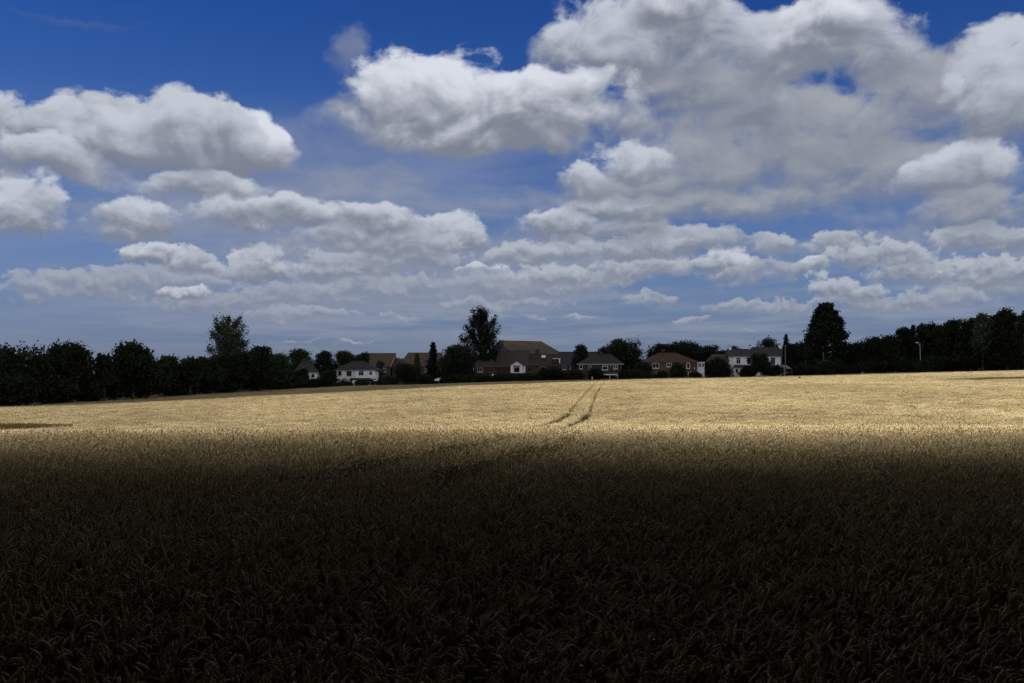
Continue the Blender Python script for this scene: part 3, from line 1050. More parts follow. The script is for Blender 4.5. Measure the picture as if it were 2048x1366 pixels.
# the wood rising to the right
WOOD = 'trees of the wood on the right'
for px, top, hw, D, kd, lab in (
        (1708, 684, 28, 268, 'round', 'first low tree of the wood right of the giant conifer'),
        (1748, 675, 30, 262, 'round', 'low even tree of the wood left of the street lamp'),
        (1786, 668, 26, 258, 'round', 'tree of the wood just below the first step in its skyline'),
        (1812, 650, 22, 262, 'round', 'dark pointed tree forming the first step of the wood\'s skyline'),
        (1826, 649, 9, 258, 'spruce', 'tiny conifer tip above the street lamp'),
        (1852, 643, 28, 255, 'round', 'rounded tree of the wood right above the street lamp'),
        (1884, 643, 24, 250, 'round', 'flat-topped tree in the middle of the wood'),
        (1908, 633, 22, 250, 'open', 'twiggy tree standing out of the wood\'s middle skyline'),
        (1938, 632, 26, 246, 'round', 'tree of the wood left of the pale grey-green one'),
        (1966, 619, 20, 240, 'open', 'pale grey-green airy tree high in the wood'),
        (2016, 611, 26, 236, 'round', 'tallest dark tree of the wood near the right edge'),
        (1990, 622, 22, 243, 'round', 'dark tree between the pale one and the tallest of the wood'),
        (2058, 612, 30, 230, 'open', 'tree of the wood cut by the right edge of the picture')):
    tree('woodland_tree', lab, kd, px, top, hw, D, m_silver if 'pale' in lab and 'left of' not in lab and 'between' not in lab else m_dark, WOOD,
         n=5200 if kd == 'round' else 3600)
# shrubs and hedges at the far edge of the crop
shr = [(-30, 760, 50, 166), (30, 752, 46, 168), (95, 750, 48, 176), (160, 742, 46, 185), (225, 735, 46, 193), (290, 733, 44, 203),
       (350, 735, 44, 214), (405, 738, 40, 222), (455, 735, 42, 232), (505, 730, 40, 241), (548, 745, 30, 252)]
SHL = ['dense dark bush under the leftmost spreading tree, cut by the left picture edge', 'dense dark bush below the leftmost spreading tree',
       'dark bush at the foot of the left dome-shaped tree', 'dark bush below and right of the left dome-shaped tree',
       'dark bush under the slight wispy tree', 'dark bush under the right dome-shaped tree', 'dark bush under the low rounded greenish tree',
       'dark bush beneath the thin twiggy tree', 'dark bush under the left poplar', 'dark bush under the narrow tree right of the left poplar',
       'last dark bush of the left belt before the cottage garden']
for (px, top, hw, D), lab in zip(shr, SHL):
    tree('dark_bush', lab, 'shrub', px, top, hw, D, m_dark, 'bushes along the foot of the left belt', n=4200, cat='bush')
gshr = [(607, 737, 9, 303, m_dark, 'dark upright shrub in front of the half-hidden cottage\'s roof'),
        (1847, 721, 15, 242, m_dark, 'dark shrub hiding the foot of the street lamp'), (1648, 722, 13, 252, m_dark, 'dark shrub hiding the foot of the thin grey post'),
        (606, 758, 22, 296, m_dark, 'dark hedge bush across the foot of the half-hidden cottage'), (634, 760, 16, 292, m_dark, 'low dark bush right below the half-hidden cottage'),
        (598, 742, 11, 300, m_dark, 'dark upright bush covering the left end of the half-hidden cottage'),
        (585, 752, 16, 285, m_dark, 'dark shrub left of the half-hidden cottage'), (655, 742, 20, 290, m_dark, 'tall dark shrub between cottage and white semi-detached pair'),
        (690, 765, 16, 283, m_dark, 'dark hedge bush below the white conservatory'), (722, 764, 11, 284, m_dark, 'dark low bush right of the white garden door'),
        (775, 756, 20, 290, m_dark, 'dark shrub beside the flat-roofed extension'), (814, 727, 26, 296, m_conif, 'big black rounded bush in front of the school roofs'),
        (850, 752, 16, 288, m_dark, 'dark shrub left of the white parasol'), (893, 757, 10, 287, m_dark, 'small bush right of the white parasol'),
        (925, 752, 26, 288, m_dark, 'dark bush at the foot of the big black round tree'), (968, 752, 24, 289, m_dark, 'clipped dark hedge below the brick bungalow'),
        (1012, 751, 26, 289, m_dark, 'dark hedge left of the white gabled bay\'s foot'), (1058, 750, 26, 289, m_dark, 'dark hedge right under the white gabled bay'),
        (1104, 738, 26, 291, m_dark, 'dark shrub below the dormer of the long brown-roofed house'), (1146, 741, 22, 291, m_dark, 'dark shrub under the twin-topped conifer'),
        (1192, 738, 16, 293, m_dark, 'dark shrub in front of the brick pair\'s left half'), (1262, 742, 26, 291, m_dark, 'grey-green shrub right of the white veranda'),
        (1288, 727, 20, 300, m_dark, 'small dark tree-like shrub over the brick garden room'), (1297, 752, 26, 289, m_dark, 'clipped black hedge below the brick garden room'),
        (1325, 744, 9, 288, m_conif, 'round clipped bush left of the pale shed'), (1356, 725, 15, 289, m_green, 'bright green garden tree before the red-brown roofed house'),
        (1390, 748, 10, 288, m_green, 'low green bush right of the summerhouse'), (1436, 717, 24, 262, m_dark, 'large dark shrub left of the white house'),
        (1497, 734, 15, 262, m_dark, 'dark shrub right of the slate-roofed bay'), (1545, 731, 20, 262, m_dark, 'dark shrub under the white house\'s right window'),
        (1608, 732, 30, 266, m_dark, 'wide dark shrub right of the grey glasshouse'), (1655, 724, 30, 264, m_dark, 'dark shrub at the foot of the giant conifer'),
        (1698, 734, 24, 262, m_dark, 'low shrub between the giant conifer and the white marker'), (1750, 722, 34, 258, m_dark, 'dark undergrowth at the wood\'s left end'),
        (1815, 718, 32, 254, m_dark, 'dark undergrowth below the street lamp'), (1872, 712, 38, 248, m_dark, 'dark undergrowth right of the street lamp'),
        (1940, 705, 42, 244, m_dark, 'dark undergrowth below the pale airy tree'), (2015, 700, 46, 238, m_dark, 'dark undergrowth below the tallest tree of the wood')]
for px, top, hw, D, mt, lab in gshr:
    tree('garden_shrub', lab, 'shrub', px, top, hw, D, mt, 'shrubs along the far edge of the field', n=2600 if hw < 24 else 4400, cat='shrub', leaf=0.36)
# far line of trees closing the gaps between the houses
r_ = np.random.default_rng(77)
V_, Q_, k_ = [], [], 0
for px in range(-60, 2140, 24):
    D = 520 + r_.uniform(-40, 60)
    topr = np.interp(px, [0, 300, 700, 1000, 1300, 1600, 2048], [728, 724, 720, 716, 712, 700, 690]) + r_.uniform(-4, 4)
    x = X(px, D); zb = float(ground_z(x, D)); h = Zr(topr, D) - zb; rw = r_.uniform(5, 8)
    _, lv, lf = make_tree('round', h, rw, 5000 + px + 100, 0.9, 900)
    V_.append(lv + np.array([x, D, zb])); Q_.append(lf + k_); k_ += len(lv)
for px in range(-60, 2140, 15):
    D = 470 + r_.uniform(-20, 30)
    x = X(px, D); zb = float(ground_z(x, D)) - 0.4
    _, lv, lf = make_tree('shrub', r_.uniform(4.5, 6.5), r_.uniform(3.5, 4.5), 8000 + px, 0.8, 420)
    V_.append(lv + np.array([x, D, zb])); Q_.append(lf + k_); k_ += len(lv)
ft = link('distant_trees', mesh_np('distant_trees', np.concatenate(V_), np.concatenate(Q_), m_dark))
tag(ft, 'dark mass of distant trees filling gaps between the houses', 'trees', None, 'stuff')


# added wood edge behind the camera, boughs and crowns shaped to darken the foreground
V_, Q_, k_ = [], [], 0
wb_ = MB()
r_ = np.random.default_rng(31)
cents_ = []
for j, (x, y, hh, rw) in enumerate(((-62, -5, 16, 11), (-44, -5, 17, 11), (-28, -4.5, 17, 12), (-13, -4.5, 17.5, 12), (0.5, -4, 17, 12), (14, -4.5, 17.5, 12), (29, -4.5, 17, 12), (45, -5, 17, 11), (63, -5, 16, 11),
                                    (-31, 5, 15, 9.5), (-42, 15, 15, 9.5), (25, 6, 15, 9.5), (37, 16, 15, 9.5),  # side trees added to block skylight from left and right
                                    (-36, -18, 21, 10), (-20, -17, 22, 10), (-5, -18, 22, 10), (10, -17, 22, 10), (25, -18, 21, 10), (40, -18, 21, 10))):
    tb, lv, lf = make_tree('round', hh, rw, 9000 + j, 1.1, 12000)
    q4 = (lv + np.array([x, y, 0.0])).reshape(-1, 4, 3)
    ok = ((q4[..., 1] < -0.6) | (np.abs(q4[..., 0]) > 3.5 + 0.62 * np.maximum(q4[..., 1], 0)) | (q4[..., 2] > EYE + 1.2 + 0.50 * np.maximum(q4[..., 1], 0))).all(1)
    q4 = q4[ok]
    V_.append(q4.reshape(-1, 3)); Q_.append(np.arange(len(q4) * 4).reshape(-1, 4) + k_); k_ += len(q4) * 4
    wb_.tube([(x, y, -0.3), (x, y, hh * 0.3), (x, y, hh * 0.7)], [0.42, 0.34, 0.12], 8)
    if -10 < y < 0:
        for b in range(7):                       # long low boughs added as a ceiling that keeps skylight off the crop
            e = np.array([x + (b - 3) * 2.6 + r_.uniform(-0.8, 0.8), r_.uniform(8.5, 11.5), 0.0])
            e[2] = EYE + 2.3 + 0.50 * e[1] + r_.uniform(0, 1.0)
            s_ = np.array([x, y, 5.0 + 0.3 * b])
            m_ = (s_ + e) / 2 + np.array([0, 0, 1.6])
            wb_.tube([s_, m_, e], [0.16, 0.10, 0.03], 5)
            t = r_.uniform(0.25, 1.03, 440)
            pos = ((1 - t) ** 2)[:, None] * s_ + (2 * t * (1 - t))[:, None] * m_ + (t ** 2)[:, None] * e
            cents_.append(pos + r_.normal(size=(440, 3)) * np.array([1.1, 0.9, 0.5]))
cents_.append(np.stack([r_.uniform(-70, 70, 26000), r_.uniform(-7.5, -2.5, 26000), r_.uniform(0.0, 5.0, 26000)], -1))   # undergrowth and hedge added to stop low light from behind
cents_ = np.concatenate(cents_)
lv, lf = leaf_faces(cents_, 1.0, r_)
q4 = lv.reshape(-1, 4, 3)
q4 = q4[((q4[..., 1] < -0.6) | (q4[..., 2] > EYE + 1.1 + 0.47 * np.maximum(q4[..., 1], 0))).all(1)]
V_.append(q4.reshape(-1, 3)); Q_.append(np.arange(len(q4) * 4).reshape(-1, 4) + k_)
wd = link('added_shade_wood', mesh_np('added_shade_wood', np.concatenate(V_), np.concatenate(Q_), m_dark))
tag(wd, 'edge of a wood at the photographer\'s back, outside the picture', 'trees', None, 'stuff')
wb_.build('trunk', m_bark, wd)

# ------------------------------------------------------------------ houses
m_white = surface('white_render', (0.88, 0.88, 0.88), (0.82, 0.82, 0.82), 0.7, 0.8, 0.2, bump=0.01, spots=(1.6, 0.62, 0.75, (0.55, 0.54, 0.52)))
m_cream = surface('cream_render', (0.74, 0.71, 0.64), (0.66, 0.63, 0.57), 0.7, 0.8, 0.2, bump=0.01)
m_brick = surface('brown_brick', (0.0777, 0.04884, 0.037), (0.0518, 0.03478, 0.02812), 3.0, 0.85, 0.2, bump=0.01, detail=8)
m_red = surface('red_brick', (0.148, 0.0629, 0.0407), (0.0962, 0.0444, 0.0296), 3.0, 0.85, 0.2, bump=0.01, detail=8)
m_upvc = surface('white_frame_paint', (0.86, 0.86, 0.87), (0.82, 0.82, 0.83), 3.0, 0.4, 0.4)
m_grey = surface('grey_paint', (0.20, 0.21, 0.23), (0.15, 0.16, 0.18), 2.0, 0.6, 0.3)
m_blue = surface('blue_cladding', (0.035, 0.045, 0.085), (0.025, 0.032, 0.06), 1.0, 0.6, 0.3, stretch=(3, 3, 0.2))
m_pot = surface('chimney_pot_clay', (0.25, 0.12, 0.07), (0.17, 0.09, 0.06), 5.0, 0.8, 0.2)
m_glass = surface('window_glass', (0.012, 0.014, 0.018), (0.02, 0.022, 0.028), 0.8, 0.06, 0.5)
m_timber = surface('weathered_timber', (0.22, 0.19, 0.15), (0.15, 0.13, 0.10), 3.0, 0.85, 0.2, stretch=(1, 1, 6))
m_lamp = surface('galvanised_steel', (0.42, 0.42, 0.41), (0.34, 0.34, 0.33), 2.0, 0.5, 0.4)
m_warm = surface('warm_brick', (0.155, 0.09, 0.06), (0.11, 0.066, 0.046), 3.0, 0.85, 0.2, bump=0.01, detail=8)
m_redp = surface('red_paint', (0.42, 0.07, 0.05), (0.32, 0.05, 0.04), 3.0, 0.6, 0.3)
m_slate = roof_mat('slate_roof', (0.0481, 0.04884, 0.0518), (0.0333, 0.0333, 0.037))
m_brown = roof_mat('brown_tile_roof', (0.0629, 0.04588, 0.037), (0.0444, 0.03404, 0.0296))
m_rust = roof_mat('red_brown_tile_roof', (0.0962, 0.05328, 0.03848), (0.0666, 0.03848, 0.0296))
m_dull = roof_mat('dull_tile_roof', (0.074, 0.06512, 0.05328), (0.0518, 0.04588, 0.03922))
m_school = roof_mat('grey_tile_roof', (0.0925, 0.08362, 0.06956), (0.0703, 0.06438, 0.05624), lichen=((0.12, 0.078, 0.042), 0.6), zridge=10.5)
m_hall = roof_mat('lichened_tile_roof', (0.0888, 0.07918, 0.0629), (0.06808, 0.06068, 0.05032), lichen=((0.19, 0.115, 0.042), 0.7), zridge=17.2)


class House:
    def __init__(self, name, label, px0, px1, D, cat='house', group=None):
        self.D = D
        cx = X((px0 + px1) / 2, D)
        self.off = (cx, D, float(ground_z(cx, D)) - 0.1)
        self.root = link(name, None, None, self.off)
        tag(self.root, label, cat, group)

    def add(self, name, mb, mat, parent=None, label=None):
        o = mb.build(name, mat, parent or self.root, self.off)
        if label:
            o['label'] = label
        return o

    def x(self, px, dy=0.0):
        return X(px, self.D + dy)

    def z(self, row, dy=0.0):
        return Zr(row, self.D + dy)

    def wall(self, px0, px1, row, depth, mat, dy=0.0, zb=None, name='wall', label=None):
        zb = self.off[2] if zb is None else zb
        return self.add(name, MB().box(self.x(px0, dy), self.x(px1, dy), self.D + dy, self.D + dy + depth, zb, self.z(row, dy)), mat, None, label)

    def roof(self, px0, px1, reave, rr0, rr1, rridge, depth, mat, dy=0.0, over=0.35, name='roof', label=None, gutter=None):
        """pitched roof: eaves row, ridge from column rr0 to rr1 at row rridge; hip where the ridge is shorter than the eaves"""
        x0, x1 = self.x(px0, dy), self.x(px1, dy)
        y0, y1 = self.D + dy - over, self.D + dy + depth + over
        ym = (y0 + y1) / 2
        ze = self.z(reave, dy) + 0.004
        zr = Zr(rridge, ym)
        r0, r1 = X(rr0, ym), X(rr1, ym)
        t = 0.16
        mb = MB()
        v = [(x0, y0, ze), (x1, y0, ze), (x1, y1, ze), (x0, y1, ze), (x0, y0, ze + t), (x1, y0, ze + t), (x1, y1, ze + t), (x0, y1, ze + t), (r0, ym, zr), (r1, ym, zr)]
        mb.poly(v, [(3, 2, 1, 0), (0, 1, 5, 4), (1, 2, 6, 5), (2, 3, 7, 6), (3, 0, 4, 7), (4, 5, 9, 8), (6, 7, 8, 9), (5, 6, 9), (7, 4, 8)])
        o = self.add(name, mb, mat, None, label)
        rb = MB().tube([(r0, ym, zr), ((r0 + r1) / 2, ym, zr + 0.01), (r1, ym, zr)], 0.09, 5)
        self.add('ridge_tiles', rb, mat, o)
        if gutter:
            self.add('gutter', MB().box(x0, x1, y0 - 0.10, y0 - 0.003, ze + 0.02, ze + 0.13), gutter)
        return o

    def window(self, px0, px1, row0, row1, dy=0.0, frame=None, bars=1, rails=0, side=0.07, sill=True, name='window'):
        """framed window on the front face at depth dy: frame (> pane, sill)"""
        frame = frame or m_upvc
        x0, x1 = self.x(px0, dy), self.x(px1, dy)
        z1, z0 = self.z(row0, dy), self.z(row1, dy)
        y = self.D + dy
        f = MB()
        f.box(x0, x1, y - 0.07, y - 0.003, z1 - side, z1).box(x0, x1, y - 0.07, y - 0.003, z0, z0 + side)
        f.box(x0, x0 + side, y - 0.068, y - 0.003, z0 + side, z1 - side).box(x1 - side, x1, y - 0.068, y - 0.003, z0 + side, z1 - side)
        for k in range(bars):
            xm = x0 + (x1 - x0) * (k + 1) / (bars + 1)
            f.box(xm - side * 0.4, xm + side * 0.4, y - 0.064, y - 0.003, z0 + side, z1 - side)
        for k in range(rails):
            zm = z1 - (z1 - z0) * 0.32
            f.box(x0 + side, x1 - side, y - 0.060, y - 0.003, zm - side * 0.4, zm + side * 0.4)
        o = self.add(name, f, frame)
        self.add('pane', MB().box(x0 + side * 0.5, x1 - side * 0.5, y - 0.035, y - 0.006, z0 + side * 0.5, z1 - side * 0.5), m_glass, o)
        if sill:
            self.add('sill', MB().box(x0 - 0.06, x1 + 0.06, y - 0.14, y - 0.004, z0 - 0.09, z0 - 0.003), frame, o)
        return o

    def chimney(self, px0, px1, rtop, rbot, dy, mat, pots=2, deep=0.7):
        x0, x1 = self.x(px0, dy), self.x(px1, dy)
        y = self.D + dy
        zt, zb = Zr(rtop, y), Zr(rbot, y) - 0.8
        mb = MB().box(x0, x1, y - deep / 2, y + deep / 2, zb, zt - 0.2)
        mb.box(x0 - 0.06, x1 + 0.06, y - deep / 2 - 0.06, y + deep / 2 + 0.06, zt - 0.2, zt)
        c = self.add('chimney', mb, mat)
        for k in range(pots):
            xm = x0 + (x1 - x0) * (k + 0.5) / pots
            self.add('chimney_pot', MB().tube([(xm, y, zt - 0.02), (xm, y, zt + 0.25), (xm, y, zt + 0.42)], [0.13, 0.11, 0.13], 8), m_pot, c)
        return c

    def pipe(self, px, row0, row1, dy, mat):
        x = self.x(px, dy); y = self.D + dy - 0.07
        self.add('drainpipe', MB().tube([(x, y, self.z(row0, dy)), (x, y, self.z(row1, dy))], 0.05, 6), mat)

    def aerial(self, px, rtop, rbot, dy):
        x = self.x(px, dy); y = self.D + dy
        zt, zb = Zr(rtop, y), Zr(rbot, y)
        mb = MB().tube([(x, y, zb), (x, y, zt)], 0.03, 5).tube([(x - 0.5, y, zt - 0.15), (x + 0.6, y, zt - 0.05)], 0.02, 4)
        for k in range(5):
            xx = x - 0.4 + 0.22 * k
            mb.tube([(xx, y - 0.3, zt - 0.1), (xx, y + 0.3, zt - 0.1)], 0.012, 4)
        self.add('aerial', mb, m_grey)


# half-hidden white cottage at left
h = House('cottage', 'white cottage half hidden by trees, left of the white semi-detached pair', 588, 634, 312)
h.wall(590, 633, 745, 7.5, m_white)
h.roof(587, 636, 745, 604, 620, 722, 7.5, m_slate, gutter=m_grey)
h.window(623, 629, 748, 755, frame=m_grey)
h.window(597, 604, 748, 756, frame=m_upvc)
h.window(612, 618, 762, 771, frame=m_upvc)
h.chimney(606, 610, 720, 726, 3.6, m_brick)

# white semi-detached pair
h = House('semi_detached_house', 'pair of white semi-detached houses with a dark hipped slate roof', 671, 751, 316)
h.wall(671.5, 710, 740.5, 8.0, m_cream, label='cream-painted left half')
h.wall(710, 750.5, 740.5, 8.0, m_white, label='brighter white right half')
h.add('shade_cladding', MB().box(h.x(671), h.x(751), 316 - 0.05, 316 - 0.004, h.off[2], h.z(757.4)), m_brick, label='dark brick cladding put in for shade on the lower storey')  # dark sheet over the pale wall, imitates the shade around the porch
h.roof(667, 757, 740.5, 706, 726, 722, 8.0, m_slate, gutter=m_grey)
h.window(676.5, 683, 742, 751, frame=m_grey, bars=0)
h.window(693, 703, 742, 752, frame=m_grey, bars=1)
h.window(717, 727.5, 741.5, 751, frame=m_upvc, bars=1, rails=1)
h.window(738, 745, 742, 750, frame=m_upvc, bars=0, rails=1)
h.add('porch_roof', MB().poly([(h.x(702), 316 - 1.6, h.z(758.5)), (h.x(751), 316 - 1.6, h.z(758.5)), (h.x(751), 316 - 0.004, h.z(755.8)), (h.x(702), 316 - 0.004, h.z(755.8)),
                              (h.x(702), 316 - 1.6, h.z(759.6)), (h.x(751), 316 - 1.6, h.z(759.6)), (h.x(751), 316 - 0.004, h.z(759.6)), (h.x(702), 316 - 0.004, h.z(759.6))],
                             [(0, 1, 2, 3), (7, 6, 5, 4), (0, 4, 5, 1), (1, 5, 6, 2), (2, 6, 7, 3), (3, 7, 4, 0)]), m_slate)
h.add('fascia', MB().box(h.x(743), h.x(751), 316 - 1.75, 316 - 1.63, h.z(758.2), h.z(756.6)), m_upvc)
h.window(728, 741, 762, 770, dy=-0.05, frame=m_upvc, bars=1)
h.chimney(713, 719, 724.5, 730, 4.0, m_brick, 3)
h.pipe(710, 741, 759, 0, m_grey)

# conservatory with glazed hexagonal roof in front of the left half
c = House('conservatory', 'white conservatory with glazed pointed roof below the cream half', 672, 700, 311, 'conservatory')
D = 311
bx = [c.x(673), c.x(678), c.x(694), c.x(699)]
ze, zt, zb = c.z(764.5), c.z(755.5), c.off[2]
e = [(bx[0], D + 4.4), (bx[0], D + 1.2), (bx[1], D), (bx[2], D), (bx[3], D + 1.2), (bx[3], D + 4.4)]
a0, a1 = (c.x(683), D + 1.9, zt), (c.x(691), D + 1.9, zt)
gl = MB()
for tri in ((e[1], e[2]), (e[2], e[3]), (e[3], e[4]), (e[4], e[5]), (e[0], e[1])):
    pass
fr = MB()
R_ = 0.075
for p, q in ((e[1], a0), (e[2], a0), (e[3], a1), (e[4], a1), (e[0], a0), (e[5], a1)):
    fr.tube([(p[0], p[1], ze), q], R_, 5)
fr.tube([a0, a1], R_, 5)
for t in (0.33, 0.66):
    m0 = (e[2][0] + (e[3][0] - e[2][0]) * t, D, ze); m1 = tuple(np.array(a0) + (np.array(a1) - np.array(a0)) * t)
    fr.tube([m0, m1], 0.06, 5)
for p, q in zip(e[:-1], e[1:]):
    fr.tube([(p[0], p[1], ze), (q[0], q[1], ze)], R_, 5)
    fr.tube([(p[0], p[1], zb + 0.7), (q[0], q[1], zb + 0.7)], R_, 5)
for p in e:
    fr.tube([(p[0], p[1], zb), (p[0], p[1], ze)], R_, 5)
c.add('frame', fr, m_upvc)
gl.poly([(p[0], p[1], ze) for p in e] + [a0, a1], [(0, 1, 6), (1, 2, 6), (2, 3, 7, 6), (3, 4, 7), (4, 5, 7), (5, 0, 6, 7)])
c.add('roof_glass', gl, m_glass)
wl = MB()
for p, q in zip(e[:-1], e[1:]):
    wl.poly([(p[0], p[1], zb), (q[0], q[1], zb), (q[0], q[1], ze), (p[0], p[1], ze)], [(0, 1, 2, 3)])
c.add('side_glass', wl, m_glass)

# small pieces beside the pair
s = House('garden_door', 'white garden door below the white semi-detached pair', 705, 712, 308, 'door')
s.add('door_leaf', MB().box(s.x(706), s.x(711.5), 308, 308.06, s.off[2], s.z(761.5)), m_upvc)
s.add('door_frame', MB().box(s.x(704.6), s.x(705.9), 307.97, 308.08, s.off[2], s.z(760.8)).box(s.x(711.6), s.x(712.8), 307.97, 308.08, s.off[2], s.z(760.8))
      .box(s.x(705.9), s.x(711.6), 307.97, 308.08, s.z(761.4), s.z(760.8)), m_upvc)
s.add('handle', MB().box(s.x(710.3), s.x(710.8), 307.93, 307.99, s.z(768), s.z(767)), m_grey)
s = House('flat_roofed_extension', 'low dark flat-roofed extension with pale fascia right of the white pair', 748, 767, 312, 'extension')
s.wall(749, 766, 762, 4.0, m_brick)
s.add('roof', MB().box(s.x(747), s.x(767.5), 311.7, 316.3, s.z(762) + 0.004, s.z(760.2)), m_upvc)
s.window(751, 757, 763, 769, frame=m_upvc)
s = House('garden_umbrella', 'small folded white umbrella beside the dark bush right of the white pair', 784, 790, 300, 'umbrella')
zt = s.z(755.5); xx = s.x(786.5)
s.add('canopy', MB().tube([(xx - 0.1, 300, zt), (xx - 0.02, 300, zt - 0.25), (xx, 300, zt - 0.6), (xx + 0.05, 300, zt - 0.8), (xx + 0.08, 300, zt - 0.95)], [0.05, 0.17, 0.26, 0.38, 0.3], 8), m_upvc)
s.add('pole', MB().tube([(xx + 0.05, 300, s.off[2]), (xx, 300, zt + 0.08)], 0.03, 6), m_timber)

# school roofs behind
h = House('school_building', 'school block with long grey-brown tiled roof, left of two', 728, 796, 398, 'school building', 'school blocks behind the houses')
h.wall(730, 780, 733, 11, m_brick)
h.add('gable_wall', MB().poly([(h.x(780), 398, h.off[2]), (h.x(780.2), 409, h.off[2]), (h.x(780, 0), 398, h.z(733)), (X(793, 403.5), 403.5, Zr(707.5, 403.5)), (h.x(780.2), 409, h.z(733))],
                              [(0, 1, 4, 3, 2)]), m_red)
h.roof(722, 780.5, 733, 722, 793, 706.5, 11, m_school, gutter=m_grey)
h.add('bargeboard', MB().slab([(h.x(780.7), 397.6, h.z(734)), (h.x(781.6), 397.6, h.z(733.5)), (X(794, 403.5), 403.5, Zr(706, 403.5)), (X(793.2, 403.5), 403.5, Zr(706.6, 403.5))], (0.05, 0.1, 0.16)), m_cream)
h.aerial(748, 700, 708, 5.5)
for px in (738, 752, 766):
    h.window(px, px + 7, 736, 744, frame=m_upvc)
h = House('school_building', 'school block with grey-brown tiled roof behind the pointed conifer, right of two', 786, 882, 400, 'school building', 'school blocks behind the houses')
h.wall(784, 880, 733, 11, m_brick)
h.roof(779, 812, 733, 781, 814, 717.5, 9, m_school, dy=1.5, name='lower_roof')
h.roof(796, 884, 733, 816, 884, 705.5, 11, m_school, gutter=m_grey)
for px in (800, 818, 850):
    h.window(px, px + 8, 736, 744, frame=m_upvc)

# gazebo / parasol
s = House('garden_parasol', 'open pale parasol standing at the far edge of the crop', 864, 891, 291, 'parasol')
xc, zt = s.x(877), s.z(755.8)
ze = s.z(761)
rad = (s.x(890) - s.x(864)) / 2
mb = MB(); ring = []
pts_ = [(xc, 292.5, zt)]
n8 = 10
for rr, zz in ((0.55, zt - 0.30), (1.0, ze), (1.0, ze - 0.22)):
    for k in range(n8):
        a = 2 * pi * k / n8
        pts_.append((xc + rad * rr * cos(a), 292.5 + rad * rr * sin(a), zz + (0.06 if k % 2 and rr == 1.0 else 0)))
fc = [(0, 1 + k, 1 + (k + 1) % n8) for k in range(n8)]
for lv_ in range(2):
    b0 = 1 + lv_ * n8
    fc += [(b0 + k, b0 + n8 + k, b0 + n8 + (k + 1) % n8, b0 + (k + 1) % n8) for k in range(n8)]
mb.poly(pts_, fc)
s.add('canopy', mb, m_cream)
s.add('pole', MB().tube([(xc, 292.5, s.off[2]), (xc, 292.5, zt + 0.15)], 0.04, 6), m_timber)
ribs = s.add('ribs', MB(), m_timber) if False else None
for k in range(0, n8, 2):
    a = 2 * pi * k / n8
    s.add('rib', MB().tube([(xc, 292.5, zt - 0.06), (xc + rad * 0.96 * cos(a), 292.5 + rad * 0.96 * sin(a), ze - 0.03)], 0.015, 4), m_timber)
# white gable wall beside the black tree
s = House('garden_outbuilding', 'white sloping-roofed outbuilding half behind the big black round tree', 896, 914, 300, 'outbuilding')
s.add('wall', MB().poly([(s.x(896), 300, s.off[2]), (s.x(913), 300, s.off[2]), (s.x(913), 300, s.z(757)), (s.x(902), 300, s.z(748)), (s.x(896), 300, s.z(748)),
                         (s.x(896), 304, s.off[2]), (s.x(913), 304, s.off[2]), (s.x(913), 304, s.z(757)), (s.x(902), 304, s.z(748)), (s.x(896), 304, s.z(748))],
                        [(0, 1, 2, 3, 4), (9, 8, 7, 6, 5), (0, 4, 9, 5), (1, 6, 7, 2), (2, 7, 8, 3), (3, 8, 9, 4)]), m_white)
s.add('roof', MB().slab([(s.x(901.6), 299.7, s.z(747.6)), (s.x(914), 299.7, s.z(757.3)), (s.x(914), 304.3, s.z(757.3)), (s.x(901.6), 304.3, s.z(747.6))], (0, 0, 0.1)), m_slate)

# brick bungalow
h = House('brick_bungalow', 'small brown brick house with hipped roof beside the middle poplar', 946, 998, 312)
h.wall(949, 994, 734, 8.5, m_brick)
h.roof(945, 998, 734, 962, 976, 710, 8.5, m_brown, gutter=m_grey)
h.window(955, 966, 735.5, 744, frame=m_upvc, bars=2)
h.chimney(966, 971, 706, 714, 4.5, m_brick)
h.add('wall_lamp', MB().box(h.x(946), h.x(948), 311.5, 311.9, h.z(739), h.z(735)), m_upvc)
h.window(978, 986, 736, 744, frame=m_grey)
for k, (p0, p1) in enumerate(((973, 981), (980, 988))):
    s = House('garden_screen', ('left' if k == 0 else 'right') + ' one of two slanting white panels over the hedge by the bungalow', p0, p1, 300, 'panel', 'slanting white garden panels')
    za, zb_ = s.z(750.2 - k * 1.2), s.z(754.8)
    s.add('panel', MB().slab([(s.x(p0), 299, zb_ + 0.2), (s.x(p0 + 4), 299, zb_), (s.x(p1), 300.4, za), (s.x(p1 - 4), 300.4, za + 0.15)], (0, 0.02, 0.06)), m_upvc)
    s.add('post', MB().tube([(s.x((p0 + p1) / 2), 300.0, s.off[2]), (s.x((p0 + p1) / 2), 300.0, (za + zb_) / 2)], 0.04, 5), m_timber)

# long house with white gabled bay
h = House('long_house', 'long brown-roofed house with a white gabled bay in the middle', 992, 1122, 318)
h.wall(992, 1056, 733, 9.0, m_brick)
h.wall(1056, 1120, 732.8, 8.6, m_brick, dy=0.3, label='right half in brown brick')
h.roof(985, 1056.5, 733, 998, 1060, 701.5, 9.0, m_dull, gutter=m_grey, label='dull green-brown left roof')
h.roof(1055, 1124, 732.4, 1052, 1112, 709, 8.6, m_brown, dy=0.3, label='red-brown right roof')
